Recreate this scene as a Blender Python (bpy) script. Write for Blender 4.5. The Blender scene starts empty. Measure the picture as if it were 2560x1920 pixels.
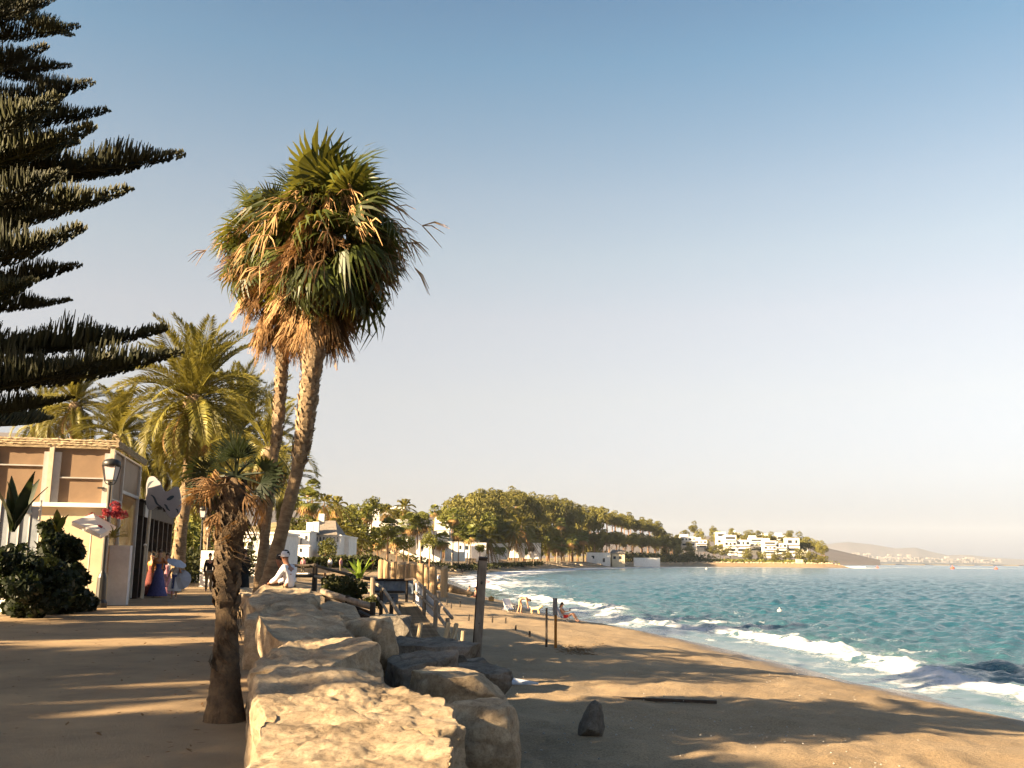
import bpy, math, random
import numpy as np
from mathutils import Vector, Matrix, Euler

R = math.radians
sc = bpy.context.scene
col = sc.collection
rng = random.Random(7)

# ------------------------------------------------------------------ camera, sky, sun, exposure
F = 2390.0                      # focal length in photo pixels (2560 px wide)
PITCH, ROLL, EYE = R(10.48), R(0.5), 1.5
cd = bpy.data.cameras.new('camera'); cam = bpy.data.objects.new('camera', cd); col.objects.link(cam)
cd.sensor_width = 36.0; cd.lens = 36.0 * F / 2560.0; cd.clip_start = 0.1; cd.clip_end = 60000.0
CM = Matrix.Rotation(R(90) + PITCH, 3, 'X') @ Matrix.Rotation(ROLL, 3, 'Z')
cam.matrix_world = Matrix.Translation((0, 0, EYE)) @ CM.to_4x4()
sc.camera = cam

SUN_EL = R(22.0); HEAD = R(60.0)          # light travels 60 deg to the right of straight ahead
w = bpy.data.worlds.new('World'); sc.world = w; w.use_nodes = True
nt = w.node_tree; nt.nodes.clear()
wo = nt.nodes.new('ShaderNodeOutputWorld'); bg = nt.nodes.new('ShaderNodeBackground')
sky = nt.nodes.new('ShaderNodeTexSky'); sky.sky_type = 'NISHITA'; sky.sun_disc = False
sky.sun_elevation = SUN_EL; sky.sun_rotation = HEAD + math.pi
sky.air_density = 1.0; sky.dust_density = 1.2; sky.ozone_density = 1.6
tc = nt.nodes.new('ShaderNodeTexCoord'); sep = nt.nodes.new('ShaderNodeSeparateXYZ')
ramp = nt.nodes.new('ShaderNodeValToRGB'); mul = nt.nodes.new('ShaderNodeMix')
mul.data_type = 'RGBA'; mul.blend_type = 'MULTIPLY'; mul.inputs[0].default_value = 1.0
nt.links.new(tc.outputs['Generated'], sep.inputs[0]); nt.links.new(sep.outputs['Z'], ramp.inputs[0])
nt.links.new(sky.outputs[0], mul.inputs[6]); nt.links.new(ramp.outputs[0], mul.inputs[7])
nt.links.new(mul.outputs[2], bg.inputs['Color']); nt.links.new(bg.outputs[0], wo.inputs['Surface'])
bg.inputs['Strength'].default_value = 0.065
SKY_RAMP = [(0, (0.186, 0.203, 0.355)), (0.046, (0.332, 0.3, 0.376)), (0.083, (0.503, 0.401, 0.411)), (0.165, (0.78, 0.55, 0.443)), (0.247, (0.962, 0.66, 0.496)), (0.307, (0.973, 0.715, 0.527)), (0.364, (0.908, 0.712, 0.547)), (0.485, (0.585, 0.641, 0.565)), (0.65, (0.305, 0.423, 0.474))]
cr = ramp.color_ramp
while len(cr.elements) < len(SKY_RAMP): cr.elements.new(0.5)
for e, (p, c) in zip(cr.elements, SKY_RAMP): e.position = p; e.color = (*c, 1)
ld = bpy.data.lights.new('sun', 'SUN'); ld.energy = 5.0; ld.angle = R(0.55); ld.color = (1.0, 0.76, 0.46)
sun = bpy.data.objects.new('sun', ld); col.objects.link(sun)
SD = Vector((math.sin(HEAD) * math.cos(SUN_EL), math.cos(HEAD) * math.cos(SUN_EL), -math.sin(SUN_EL)))
sun.rotation_euler = SD.to_track_quat('-Z', 'Y').to_euler()
vs = sc.view_settings
sc.display_settings.display_device = 'sRGB'
vs.view_transform = 'Standard'; vs.look = 'None'; vs.exposure = 2.4; vs.gamma = 1.0; vs.use_curve_mapping = False
sc.render.engine = 'CYCLES'
cy = sc.cycles
cy.use_denoising = True; cy.max_bounces = 6; cy.diffuse_bounces = 3; cy.glossy_bounces = 3
cy.transmission_bounces = 4; cy.transparent_max_bounces = 8; cy.volume_bounces = 1
cy.use_adaptive_sampling = True; cy.adaptive_threshold = 0.02

# ------------------------------------------------------------------ photo geometry helpers
def ray(px, py):
    d = CM @ Vector(((px - 1280.0) / F, (960.0 - py) / F, -1.0))
    return d / d.y
def at(px, py, Y):                # the point seen at photo pixel (px, py) standing Y metres ahead
    d = ray(px, py); return Vector((d.x * Y, Y, EYE + d.z * Y))
def on(px, py, z):                # the point seen at photo pixel (px, py) on the level z
    d = ray(px, py); t = (z - EYE) / d.z; return Vector((d.x * t, t, z))
def mpp(Y): return Y / F          # metres per photo pixel at distance Y

# ------------------------------------------------------------------ materials
def mat(name, c1, c2=None, rough=0.8, scale=4.0, bump=0.0, bscale=None, c3=None, metal=0.0, spec=0.3,
        trans=None, objvar=0.0, detail=6.0, stretch=None, coat=0.0):
    m = bpy.data.materials.new(name); m.use_nodes = True; t = m.node_tree; N = t.nodes; L = t.links
    p = N['Principled BSDF']; p.inputs['Roughness'].default_value = rough
    p.inputs['Metallic'].default_value = metal; p.inputs['Specular IOR Level'].default_value = spec
    c2 = c2 or tuple(v * 0.6 for v in c1)
    co = N.new('ShaderNodeTexCoord'); mp = N.new('ShaderNodeMapping'); L.new(co.outputs['Object'], mp.inputs[0])
    if stretch: mp.inputs['Scale'].default_value = stretch
    n = N.new('ShaderNodeTexNoise'); n.inputs['Scale'].default_value = scale; n.inputs['Detail'].default_value = detail
    n.inputs['Roughness'].default_value = 0.65; L.new(mp.outputs[0], n.inputs['Vector'])
    r = N.new('ShaderNodeValToRGB'); L.new(n.outputs['Fac'], r.inputs[0])
    e = r.color_ramp.elements; e[0].position = 0.34; e[1].position = 0.66
    e[0].color = (*c2, 1); e[1].color = (*c1, 1)
    if c3: k = r.color_ramp.elements.new(0.5); k.color = (*c3, 1)
    out = r.outputs[0]
    if objvar:
        oi = N.new('ShaderNodeObjectInfo'); mr = N.new('ShaderNodeMapRange')
        mr.inputs[3].default_value = 1 - objvar; mr.inputs[4].default_value = 1 + objvar
        L.new(oi.outputs['Random'], mr.inputs[0])
        mm = N.new('ShaderNodeVectorMath'); mm.operation = 'SCALE'
        L.new(out, mm.inputs[0]); L.new(mr.outputs[0], mm.inputs['Scale']); out = mm.outputs[0]
    L.new(out, p.inputs['Base Color'])
    if bump:
        b = N.new('ShaderNodeBump'); b.inputs['Strength'].default_value = 1.0; b.inputs['Distance'].default_value = bump
        n2 = N.new('ShaderNodeTexNoise'); n2.inputs['Scale'].default_value = bscale or scale * 4
        n2.inputs['Detail'].default_value = 8; n2.inputs['Roughness'].default_value = 0.7
        L.new(mp.outputs[0], n2.inputs['Vector']); L.new(n2.outputs['Fac'], b.inputs['Height'])
        L.new(b.outputs[0], p.inputs['Normal'])
    if trans:
        tr = N.new('ShaderNodeBsdfTranslucent'); mx = N.new('ShaderNodeMixShader'); mx.inputs[0].default_value = 0.3
        tr.inputs['Color'].default_value = (*trans, 1)
        L.new(p.outputs[0], mx.inputs[1]); L.new(tr.outputs[0], mx.inputs[2]); L.new(mx.outputs[0], N['Material Output'].inputs['Surface'])
    return m

M = dict(
    fan_green=mat('fan_green', (0.072, 0.085, 0.016), (0.030, 0.046, 0.011), 0.45, 3, trans=(0.16, 0.15, 0.02), objvar=0.4),
    fan_dry=mat('fan_dry', (0.24, 0.135, 0.055), (0.10, 0.055, 0.025), 0.8, 3, trans=(0.2, 0.1, 0.03), objvar=0.4),
    straw=mat('straw', (0.42, 0.25, 0.11), (0.24, 0.135, 0.055), 0.8, 3, objvar=0.3),
    feather=mat('feather', (0.20, 0.17, 0.03), (0.10, 0.10, 0.022), 0.5, 2, trans=(0.2, 0.17, 0.03), objvar=0.35),
    feather_dry=mat('feather_dry', (0.32, 0.19, 0.07), (0.18, 0.10, 0.035), 0.8, 2, objvar=0.3),
    trunk=mat('trunk', (0.27, 0.19, 0.11), (0.13, 0.085, 0.05), 0.9, 6, 0.02, 18, stretch=(1, 1, 2.5)),
    boots=mat('boots', (0.36, 0.27, 0.17), (0.15, 0.10, 0.06), 0.9, 8, 0.02, 20),
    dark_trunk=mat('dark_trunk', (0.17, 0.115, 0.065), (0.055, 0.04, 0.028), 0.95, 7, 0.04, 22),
    ara=mat('araucaria_green', (0.060, 0.058, 0.018), (0.022, 0.029, 0.011), 0.6, 2, trans=(0.10, 0.08, 0.015), objvar=0.35),
    bark=mat('bark', (0.14, 0.09, 0.055), (0.06, 0.04, 0.03), 0.95, 5, 0.02, 20),
    pine=mat('pine_needles', (0.22, 0.195, 0.04), (0.10, 0.10, 0.025), 0.7, 0.35, trans=(0.1, 0.08, 0.015), objvar=0.3),
    pine_bark=mat('pine_bark', (0.30, 0.18, 0.10), (0.15, 0.09, 0.055), 0.9, 2),
    bush=mat('bush_leaves', (0.20, 0.20, 0.035), (0.08, 0.09, 0.02), 0.6, 0.8, trans=(0.12, 0.11, 0.015), objvar=0.35),
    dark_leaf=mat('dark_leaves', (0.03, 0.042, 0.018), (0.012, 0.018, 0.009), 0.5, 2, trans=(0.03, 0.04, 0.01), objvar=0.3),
    bright_leaf=mat('bright_leaves', (0.25, 0.33, 0.05), (0.12, 0.2, 0.03), 0.4, 3, trans=(0.28, 0.35, 0.03), objvar=0.15),
    flower=mat('bougainvillea_bracts', (0.34, 0.045, 0.06), (0.20, 0.025, 0.06), 0.6, 6, trans=(0.5, 0.08, 0.06)),
    stone=mat('boulder_stone', (0.40, 0.32, 0.235), (0.20, 0.165, 0.13), 0.9, 2.2, 0.035, 9, c3=(0.31, 0.25, 0.19), detail=10, objvar=0.12),
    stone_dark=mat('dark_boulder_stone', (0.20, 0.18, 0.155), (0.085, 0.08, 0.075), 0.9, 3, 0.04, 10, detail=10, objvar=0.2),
    wood=mat('weathered_wood', (0.36, 0.29, 0.22), (0.17, 0.13, 0.095), 0.85, 5, 0.006, 30, stretch=(1, 1, 0.25)),
    wood_post=mat('grey_timber_post', (0.27, 0.24, 0.205), (0.14, 0.12, 0.10), 0.9, 5, 0.008, 30, stretch=(1, 1, 0.25)),
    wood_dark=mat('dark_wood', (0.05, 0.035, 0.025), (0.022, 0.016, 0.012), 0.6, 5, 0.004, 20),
    wood_pale=mat('pale_round_wood', (0.50, 0.40, 0.26), (0.32, 0.24, 0.15), 0.8, 6, 0.004, 30, stretch=(1, 1, 0.2)),
    deck=mat('deck_boards', (0.30, 0.24, 0.17), (0.19, 0.145, 0.1), 0.85, 6, 0.004, 20, objvar=0.2),
    stump=mat('stump_wood', (0.42, 0.30, 0.17), (0.24, 0.16, 0.09), 0.9, 2.5, 0.03, 8, stretch=(1, 1, 0.3), objvar=0.15),
    rope=mat('rope', (0.55, 0.47, 0.34), (0.36, 0.30, 0.2), 0.9, 30),
    white=mat('white_render', (0.80, 0.77, 0.72), (0.66, 0.63, 0.58), 0.85, 1.2, 0.003, 12, objvar=0.05),
    white_blk=mat('whitewash', (0.62, 0.60, 0.60), (0.50, 0.48, 0.48), 0.85, 3, 0.004, 14),
    cream=mat('cream_render', (0.62, 0.52, 0.36), (0.5, 0.41, 0.28), 0.85, 1.0),
    tile=mat('roof_tiles', (0.26, 0.22, 0.18), (0.15, 0.125, 0.10), 0.8, 3),
    glassd=mat('window_glass', (0.035, 0.04, 0.045), (0.02, 0.022, 0.026), 0.12, 1, spec=0.6),
    blind=mat('tan_roller_blind', (0.25, 0.165, 0.10), (0.20, 0.13, 0.08), 0.55, 1.5, spec=0.4),
    alu=mat('aluminium_frame', (0.52, 0.50, 0.48), (0.42, 0.40, 0.38), 0.45, 3, metal=0.25),
    post_white=mat('painted_post', (0.60, 0.50, 0.38), (0.46, 0.38, 0.28), 0.7, 4),
    reed=mat('reed_roof_edge', (0.46, 0.36, 0.23), (0.24, 0.18, 0.11), 0.9, 9, 0.02, 30, stretch=(0.4, 1, 1)),
    amber=mat('amber_glass', (0.45, 0.22, 0.04), (0.25, 0.11, 0.02), 0.15, 2.5, spec=0.6),
    iron=mat('black_iron', (0.022, 0.022, 0.022), (0.012, 0.012, 0.012), 0.45, 8, spec=0.5),
    lamp_glass=mat('lantern_glass', (0.50, 0.45, 0.45), (0.42, 0.38, 0.38), 0.2, 3, spec=0.6),
    canvas=mat('white_canvas', (0.82, 0.76, 0.68), (0.74, 0.68, 0.60), 0.9, 3, trans=(0.6, 0.5, 0.4)),
    sign_grey=mat('grey_sign_board', (0.36, 0.33, 0.33), (0.30, 0.275, 0.275), 0.8, 2),
    sign_dark=mat('dark_sign_edge', (0.05, 0.07, 0.09), (0.03, 0.045, 0.06), 0.6, 2),
    teal=mat('teal_glass_panel', (0.03, 0.06, 0.055), (0.015, 0.035, 0.032), 0.2, 2, spec=0.6),
    cloth_blue=mat('dusty_blue_cloth', (0.19, 0.23, 0.29), (0.11, 0.14, 0.19), 0.95, 2.5, 0.02, 4),
    cloth_pale=mat('pale_blue_cloth', (0.50, 0.53, 0.60), (0.32, 0.36, 0.44), 0.95, 2.5, 0.02, 4),
    blue=mat('blue_plastic', (0.04, 0.14, 0.30), (0.02, 0.07, 0.18), 0.4, 3, spec=0.5),
    rust=mat('rusty_steel', (0.42, 0.17, 0.03), (0.22, 0.09, 0.02), 0.85, 9, 0.003, 40),
    steel=mat('weathered_steel', (0.27, 0.25, 0.24), (0.17, 0.155, 0.15), 0.6, 9, metal=0.3),
    skin=mat('skin', (0.50, 0.27, 0.17), (0.44, 0.23, 0.14), 0.55, 5),
    skin_dark=mat('tanned_skin', (0.28, 0.13, 0.075), (0.22, 0.10, 0.06), 0.5, 5),
    hair=mat('dark_hair', (0.022, 0.015, 0.011), (0.012, 0.009, 0.007), 0.5, 30),
    hair_brown=mat('brown_hair', (0.10, 0.05, 0.025), (0.06, 0.03, 0.015), 0.5, 30),
    purple=mat('purple_dress', (0.11, 0.10, 0.22), (0.07, 0.06, 0.15), 0.85, 14),
    maroon=mat('maroon_dress', (0.16, 0.04, 0.03), (0.09, 0.02, 0.02), 0.85, 12),
    orange=mat('orange_cloth', (0.60, 0.22, 0.06), (0.42, 0.13, 0.04), 0.9, 12),
    pink=mat('pink_cloth', (0.55, 0.26, 0.28), (0.42, 0.18, 0.2), 0.9, 10),
    white_cloth=mat('white_cloth', (0.66, 0.65, 0.68), (0.54, 0.53, 0.57), 0.9, 6, 0.004, 9),
    blue_sash=mat('blue_sash', (0.10, 0.12, 0.30), (0.07, 0.08, 0.2), 0.8, 10),
    black_cloth=mat('black_cloth', (0.018, 0.02, 0.02), (0.01, 0.011, 0.011), 0.9, 8),
    khaki=mat('khaki_cloth', (0.20, 0.16, 0.10), (0.14, 0.11, 0.07), 0.9, 8),
    red=mat('red_swimwear', (0.62, 0.035, 0.03), (0.5, 0.02, 0.02), 0.7, 8),
    paper=mat('white_paper_parasol', (0.60, 0.62, 0.70), (0.52, 0.54, 0.62), 0.9, 4, trans=(0.4, 0.4, 0.45)),
    dogfur=mat('pale_dog_fur', (0.70, 0.50, 0.28), (0.55, 0.37, 0.2), 0.9, 20),
    pinkp=mat('faded_pink_canvas', (0.60, 0.42, 0.45), (0.5, 0.34, 0.38), 0.9, 4),
    buoy_red=mat('red_buoy_paint', (0.65, 0.12, 0.08), None, 0.5),
    town=mat('far_town_walls', (0.20, 0.17, 0.15), (0.15, 0.125, 0.11)),
    litter=mat('shell_white', (0.45, 0.42, 0.38), (0.22, 0.2, 0.18), 0.8, 12),
    hedge=mat('hedge_leaves', (0.065, 0.07, 0.02), (0.022, 0.028, 0.01), 0.7, 1.2, trans=(0.05, 0.05, 0.01)),
    greenc=mat('green_awning', (0.10, 0.30, 0.17), (0.07, 0.22, 0.12), 0.8, 3),
)

# ------------------------------------------------------------------ mesh building
def tag(o, label=None, cat=None, group=None, kind=None):
    if label: o['label'] = label
    if cat: o['category'] = cat
    if group: o['group'] = group
    if kind: o['kind'] = kind
    return o
def link(name, me, parent=None, loc=None, rot=None, scale=None):
    o = bpy.data.objects.new(name, me); col.objects.link(o)
    if parent is not None: o.parent = parent
    if loc is not None: o.location = loc
    if rot is not None: o.rotation_euler = rot
    if scale is not None: o.scale = (scale,) * 3 if isinstance(scale, (int, float)) else scale
    return o
def empty(name, loc, label, cat, group=None, rz=0.0):
    o = link(name, None, None, loc, (0, 0, rz)); o.empty_display_size = 0.3
    return tag(o, label, cat, group)

class MB:
    def __init__(s): s.v = []; s.f = []; s.mi = []; s.n = 0; s.cur = 0
    def add(s, vs, fs):
        b = s.n; s.v.extend([tuple(v) for v in vs]); s.n += len(vs)
        for f in fs: s.f.append(tuple(i + b for i in f)); s.mi.append(s.cur)
        return s
    def box(s, c, d, rz=0.0, rx=0.0, bevel=0.0):
        hx, hy, hz = d[0] / 2, d[1] / 2, d[2] / 2
        q = [(-hx, -hy, -hz), (hx, -hy, -hz), (hx, hy, -hz), (-hx, hy, -hz), (-hx, -hy, hz), (hx, -hy, hz), (hx, hy, hz), (-hx, hy, hz)]
        m = Matrix.Rotation(rz, 3, 'Z') @ Matrix.Rotation(rx, 3, 'X')
        return s.add([m @ Vector(p) + Vector(c) for p in q],
                     [(0, 3, 2, 1), (4, 5, 6, 7), (0, 1, 5, 4), (1, 2, 6, 5), (2, 3, 7, 6), (3, 0, 4, 7)])
    def bar(s, a, b, wx, wy=None, up=(0, 0, 1)):
        a, b = Vector(a), Vector(b); wy = wy or wx; d = (b - a).normalized(); u = Vector(up)
        if abs(d.dot(u)) > 0.95: u = Vector((0, 1, 0))
        x = d.cross(u).normalized(); y = x.cross(d).normalized(); x *= wx / 2; y *= wy / 2
        q = [a - x - y, a + x - y, a + x + y, a - x + y, b - x - y, b + x - y, b + x + y, b - x + y]
        return s.add(q, [(0, 3, 2, 1), (4, 5, 6, 7), (0, 1, 5, 4), (1, 2, 6, 5), (2, 3, 7, 6), (3, 0, 4, 7)])
    def tube(s, pts, rad, n=8, cap=True, jit=0.0, rr=None):
        pts = [Vector(p) for p in pts]
        if not hasattr(rad, '__len__'): rad = [rad] * len(pts)
        vs = []; fs = []; prev = None
        for i, p in enumerate(pts):
            d = (pts[min(i + 1, len(pts) - 1)] - pts[max(i - 1, 0)]).normalized()
            if prev is None: u = Vector((0, 1, 0)) if abs(d.y) < 0.9 else Vector((1, 0, 0))
            else: u = prev
            x = (u - d * u.dot(d)).normalized(); prev = x; y = d.cross(x)
            for k in range(n):
                a = 2 * math.pi * k / n; r = rad[i] * (1 + (rr.uniform(-jit, jit) if rr else 0))
                vs.append(p + (x * math.cos(a) + y * math.sin(a)) * r)
        for i in range(len(pts) - 1):
            for k in range(n):
                k2 = (k + 1) % n; fs.append((i * n + k, i * n + k2, (i + 1) * n + k2, (i + 1) * n + k))
        if cap: fs.append(tuple(range(n - 1, -1, -1))); fs.append(tuple((len(pts) - 1) * n + k for k in range(n)))
        return s.add(vs, fs)
    def lathe(s, prof, n=16, c=(0, 0, 0), sx=1.0, sy=1.0):
        vs = []; fs = []; c = Vector(c)
        for r, z in prof:
            for k in range(n):
                a = 2 * math.pi * k / n; vs.append(c + Vector((r * math.cos(a) * sx, r * math.sin(a) * sy, z)))
        for i in range(len(prof) - 1):
            for k in range(n):
                k2 = (k + 1) % n; fs.append((i * n + k, i * n + k2, (i + 1) * n + k2, (i + 1) * n + k))
        fs.append(tuple(range(n - 1, -1, -1))); fs.append(tuple((len(prof) - 1) * n + k for k in range(n)))
        return s.add(vs, fs)
    def ball(s, c, r, n=12, m=8):
        rx, ry, rz = r if hasattr(r, '__len__') else (r, r, r)
        prof = [(math.sin(math.pi * i / m) + 1e-4, -math.cos(math.pi * i / m)) for i in range(m + 1)]
        vs = []; fs = []; c = Vector(c)
        for q, z in prof:
            for k in range(n):
                a = 2 * math.pi * k / n; vs.append(c + Vector((q * math.cos(a) * rx, q * math.sin(a) * ry, z * rz)))
        for i in range(m):
            for k in range(n):
                k2 = (k + 1) % n; fs.append((i * n + k, i * n + k2, (i + 1) * n + k2, (i + 1) * n + k))
        return s.add(vs, fs)
    def mesh(s, name, *mats, smooth=False):
        me = bpy.data.meshes.new(name); me.from_pydata(s.v, [], s.f)
        for m in mats: me.materials.append(M[m] if isinstance(m, str) else m)
        if len(mats) > 1: me.polygons.foreach_set('material_index', s.mi)
        if smooth: me.polygons.foreach_set('use_smooth', [True] * len(me.polygons))
        me.update(); return me
    def obj(s, name, *mats, parent=None, smooth=False, loc=None, rot=None, scale=None):
        return link(name, s.mesh(name, *mats, smooth=smooth), parent, loc, rot, scale)

def vn(seed):
    g = np.random.default_rng(seed); T = g.random((256, 256, 256 // 8)).astype(np.float32)
    def noise(x, y, z=0.0):
        x, y, z = np.broadcast_arrays(np.asarray(x, float), y, z)
        xi = np.floor(x).astype(int); yi = np.floor(y).astype(int); zi = np.floor(z).astype(int)
        fx = x - xi; fy = y - yi; fz = z - zi
        fx = fx * fx * (3 - 2 * fx); fy = fy * fy * (3 - 2 * fy); fz = fz * fz * (3 - 2 * fz)
        def h(a, b, c): return T[a & 255, b & 255, c & 31]
        r = 0
        for dz, wz in ((0, 1 - fz), (1, fz)):
            r = r + wz * ((h(xi, yi, zi + dz) * (1 - fx) + h(xi + 1, yi, zi + dz) * fx) * (1 - fy) +
                          (h(xi, yi + 1, zi + dz) * (1 - fx) + h(xi + 1, yi + 1, zi + dz) * fx) * fy)
        return r * 2 - 1
    return noise
NZ = vn(3)
def fbm(x, y, z=0.0, o=4, g=0.5):
    r = 0; a = 1.0; f = 1.0
    for _ in range(o): r = r + a * NZ(x * f + 13.7 * _, y * f + 7.1 * _, np.asarray(z) * f); a *= g; f *= 2.03
    return r
def sst(a, b, x):
    t = np.clip((x - a) / (b - a), 0, 1); return t * t * (3 - 2 * t)

def grid_mesh(name, X, Y, Z, m, attrs=None, mask=None):
    nr, nc = X.shape; me = bpy.data.meshes.new(name)
    co = np.stack([X, Y, Z], -1).reshape(-1, 3).astype(np.float32)
    idx = np.arange(nr * nc).reshape(nr, nc)
    q = np.stack([idx[:-1, :-1], idx[:-1, 1:], idx[1:, 1:], idx[1:, :-1]], -1).reshape(-1, 4)
    if mask is not None: q = q[mask.reshape(-1)]
    used = np.zeros(nr * nc, bool); used[q.ravel()] = True
    remap = np.cumsum(used) - 1; q = remap[q]; co = co[used]
    me.vertices.add(len(co)); me.vertices.foreach_set('co', co.ravel())
    me.loops.add(q.size); me.loops.foreach_set('vertex_index', q.ravel().astype(np.int32))
    me.polygons.add(len(q)); me.polygons.foreach_set('loop_start', np.arange(0, q.size, 4, dtype=np.int32))
    me.polygons.foreach_set('loop_total', np.full(len(q), 4, np.int32))
    me.polygons.foreach_set('use_smooth', np.ones(len(q), bool))
    for k, a in (attrs or {}).items():
        at_ = me.attributes.new(k, 'FLOAT', 'POINT'); at_.data.foreach_set('value', a.reshape(-1)[used].astype(np.float32))
    me.materials.append(m); me.update(); me.validate()
    return me

def stone_mat(name, c1, c2, c3):
    m = bpy.data.materials.new(name); m.use_nodes = True; t = m.node_tree; N = t.nodes; L = t.links; p = N['Principled BSDF']
    p.inputs['Roughness'].default_value = 0.92; p.inputs['Specular IOR Level'].default_value = 0.2
    co = N.new('ShaderNodeTexCoord'); oi = N.new('ShaderNodeObjectInfo'); ad = N.new('ShaderNodeVectorMath'); ad.operation = 'MULTIPLY_ADD'
    ad.inputs[1].default_value = (1, 1, 1); cm = N.new('ShaderNodeCombineXYZ'); L.new(oi.outputs['Random'], cm.inputs[0]); L.new(oi.outputs['Random'], cm.inputs[1])
    sc_ = N.new('ShaderNodeVectorMath'); sc_.operation = 'SCALE'; sc_.inputs['Scale'].default_value = 40; L.new(cm.outputs[0], sc_.inputs[0])
    L.new(co.outputs['Object'], ad.inputs[0]); L.new(sc_.outputs[0], ad.inputs[2]); V = ad.outputs[0]
    def noise(s_, det, rg, dist=0.0):
        n = N.new('ShaderNodeTexNoise'); n.inputs['Scale'].default_value = s_; n.inputs['Detail'].default_value = det; n.inputs['Roughness'].default_value = rg; n.inputs['Distortion'].default_value = dist
        L.new(V, n.inputs['Vector']); return n.outputs['Fac']
    def ramp_(f, st):
        r = N.new('ShaderNodeValToRGB'); L.new(f, r.inputs[0]); e = r.color_ramp.elements
        while len(e) < len(st): e.new(.5)
        for q, (a, c) in zip(e, st): q.position = a; q.color = (*c, 1)
        return r.outputs[0]
    def mult(a, b_, f=1.0):
        x = N.new('ShaderNodeMix'); x.data_type = 'RGBA'; x.blend_type = 'MULTIPLY'; x.inputs[0].default_value = f; L.new(a, x.inputs[6]); L.new(b_, x.inputs[7]); return x.outputs[2]
    base = ramp_(noise(1.6, 8, 0.6, 0.6), [(0.30, c2), (0.48, c3), (0.62, c1)])
    base = mult(base, ramp_(noise(9, 8, 0.75, 0.3), [(0.30, (0.55, 0.50, 0.46)), (0.55, (1, 1, 1))]), 0.85)
    base = mult(base, ramp_(noise(45, 6, 0.8), [(0.34, (0.5, 0.47, 0.45)), (0.50, (1.06, 1.05, 1.03))]), 0.75)
    vo = N.new('ShaderNodeTexVoronoi'); vo.feature = 'DISTANCE_TO_EDGE'; vo.inputs['Scale'].default_value = 0.8
    wn = N.new('ShaderNodeTexNoise'); wn.inputs['Scale'].default_value = 2.5; wn.inputs['Detail'].default_value = 6; L.new(V, wn.inputs['Vector'])
    mx = N.new('ShaderNodeMix'); mx.data_type = 'VECTOR'; mx.inputs[0].default_value = 0.35; L.new(V, mx.inputs[4]); L.new(wn.outputs['Color'], mx.inputs[5]); L.new(mx.outputs[1], vo.inputs['Vector'])
    crack = ramp_(vo.outputs['Distance'], [(0.0, (0.25, 0.22, 0.2)), (0.022, (1, 1, 1))]); base = mult(base, crack, 0.4)
    L.new(base, p.inputs['Base Color'])
    b1 = N.new('ShaderNodeBump'); b1.inputs['Distance'].default_value = 0.05; L.new(noise(7, 10, 0.72, 0.4), b1.inputs['Height'])
    b2 = N.new('ShaderNodeBump'); b2.inputs['Distance'].default_value = 0.012; L.new(noise(38, 8, 0.8), b2.inputs['Height']); L.new(b1.outputs[0], b2.inputs['Normal'])
    b3 = N.new('ShaderNodeBump'); b3.inputs['Distance'].default_value = 0.012; L.new(crack, b3.inputs['Height']); L.new(b2.outputs[0], b3.inputs['Normal'])
    L.new(b3.outputs[0], p.inputs['Normal']); return m
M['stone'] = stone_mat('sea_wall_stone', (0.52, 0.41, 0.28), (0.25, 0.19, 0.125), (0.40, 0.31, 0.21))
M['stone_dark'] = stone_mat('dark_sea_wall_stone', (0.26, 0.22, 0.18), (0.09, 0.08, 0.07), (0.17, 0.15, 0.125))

# ------------------------------------------------------------------ ground, promenade, sea
SEA = -2.75
PXL = [(2409, 1770), (2326, 1742), (2166, 1715), (2014, 1671), (1855, 1632), (1700, 1597), (1624, 1583), (1453, 1553),
       (1363, 1529), (1316, 1514), (1219, 1492), (1160, 1468), (1116, 1447), (1135, 1442), (1220, 1432), (1300, 1426),
       (1420, 1421), (1560, 1418.5), (1750, 1417.5), (1900, 1418.5), (2050, 1420), (2140, 1420.5)]
shore = [on(px, py, SEA) for px, py in PXL]
shore = [Vector((p.x, p.y)) for p in shore]
e0 = shore[-1]
SH = [Vector((22, -60)), Vector((20, -10)), Vector((17.0, 14)), Vector((15.8, 22))] + shore + \
     [e0 + Vector((8, 60)), e0 + Vector((-30, 220)), e0 + Vector((-120, 700)), e0 + Vector((100, 2600)), Vector((3200, 5200)), Vector((9000, 5400)), Vector((40000, 5200))]
SHA = np.array([(p.x, p.y) for p in SH])
POLY = np.vstack([SHA, [[40000, -60000], [22, -60000]]])
def sdist(x, y):                 # signed distance to the waterline, + inland
    x = np.asarray(x, float); y = np.asarray(y, float); best = np.full(x.shape, 1e18)
    for a, b in zip(SHA[:-1], SHA[1:]):
        d = b - a; t = np.clip(((x - a[0]) * d[0] + (y - a[1]) * d[1]) / (d @ d), 0, 1)
        best = np.minimum(best, (x - a[0] - t * d[0]) ** 2 + (y - a[1] - t * d[1]) ** 2)
    ins = np.zeros(x.shape, bool)
    for a, b in zip(POLY, np.roll(POLY, -1, 0)):
        c = (a[1] > y) != (b[1] > y)
        with np.errstate(divide='ignore', invalid='ignore'):
            xx = (b[0] - a[0]) * (y - a[1]) / (b[1] - a[1]) + a[0]
        ins ^= c & (x < xx)
    return np.where(ins, -1, 1) * np.sqrt(best)
def wallx(y): return -2.6 - 0.265 * (y - 10.3)
HILLS = [(-75, 330, 95, 70, 11), (-10, 520, 150, 110, 13), (210, 860, 190, 150, 20), (300, 1130, 180, 120, 24), (75, 730, 130, 110, 14), (-150, 240, 60, 60, 6), (25, 490, 70, 55, 6), (-25, 290, 50, 45, 4)]
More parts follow.
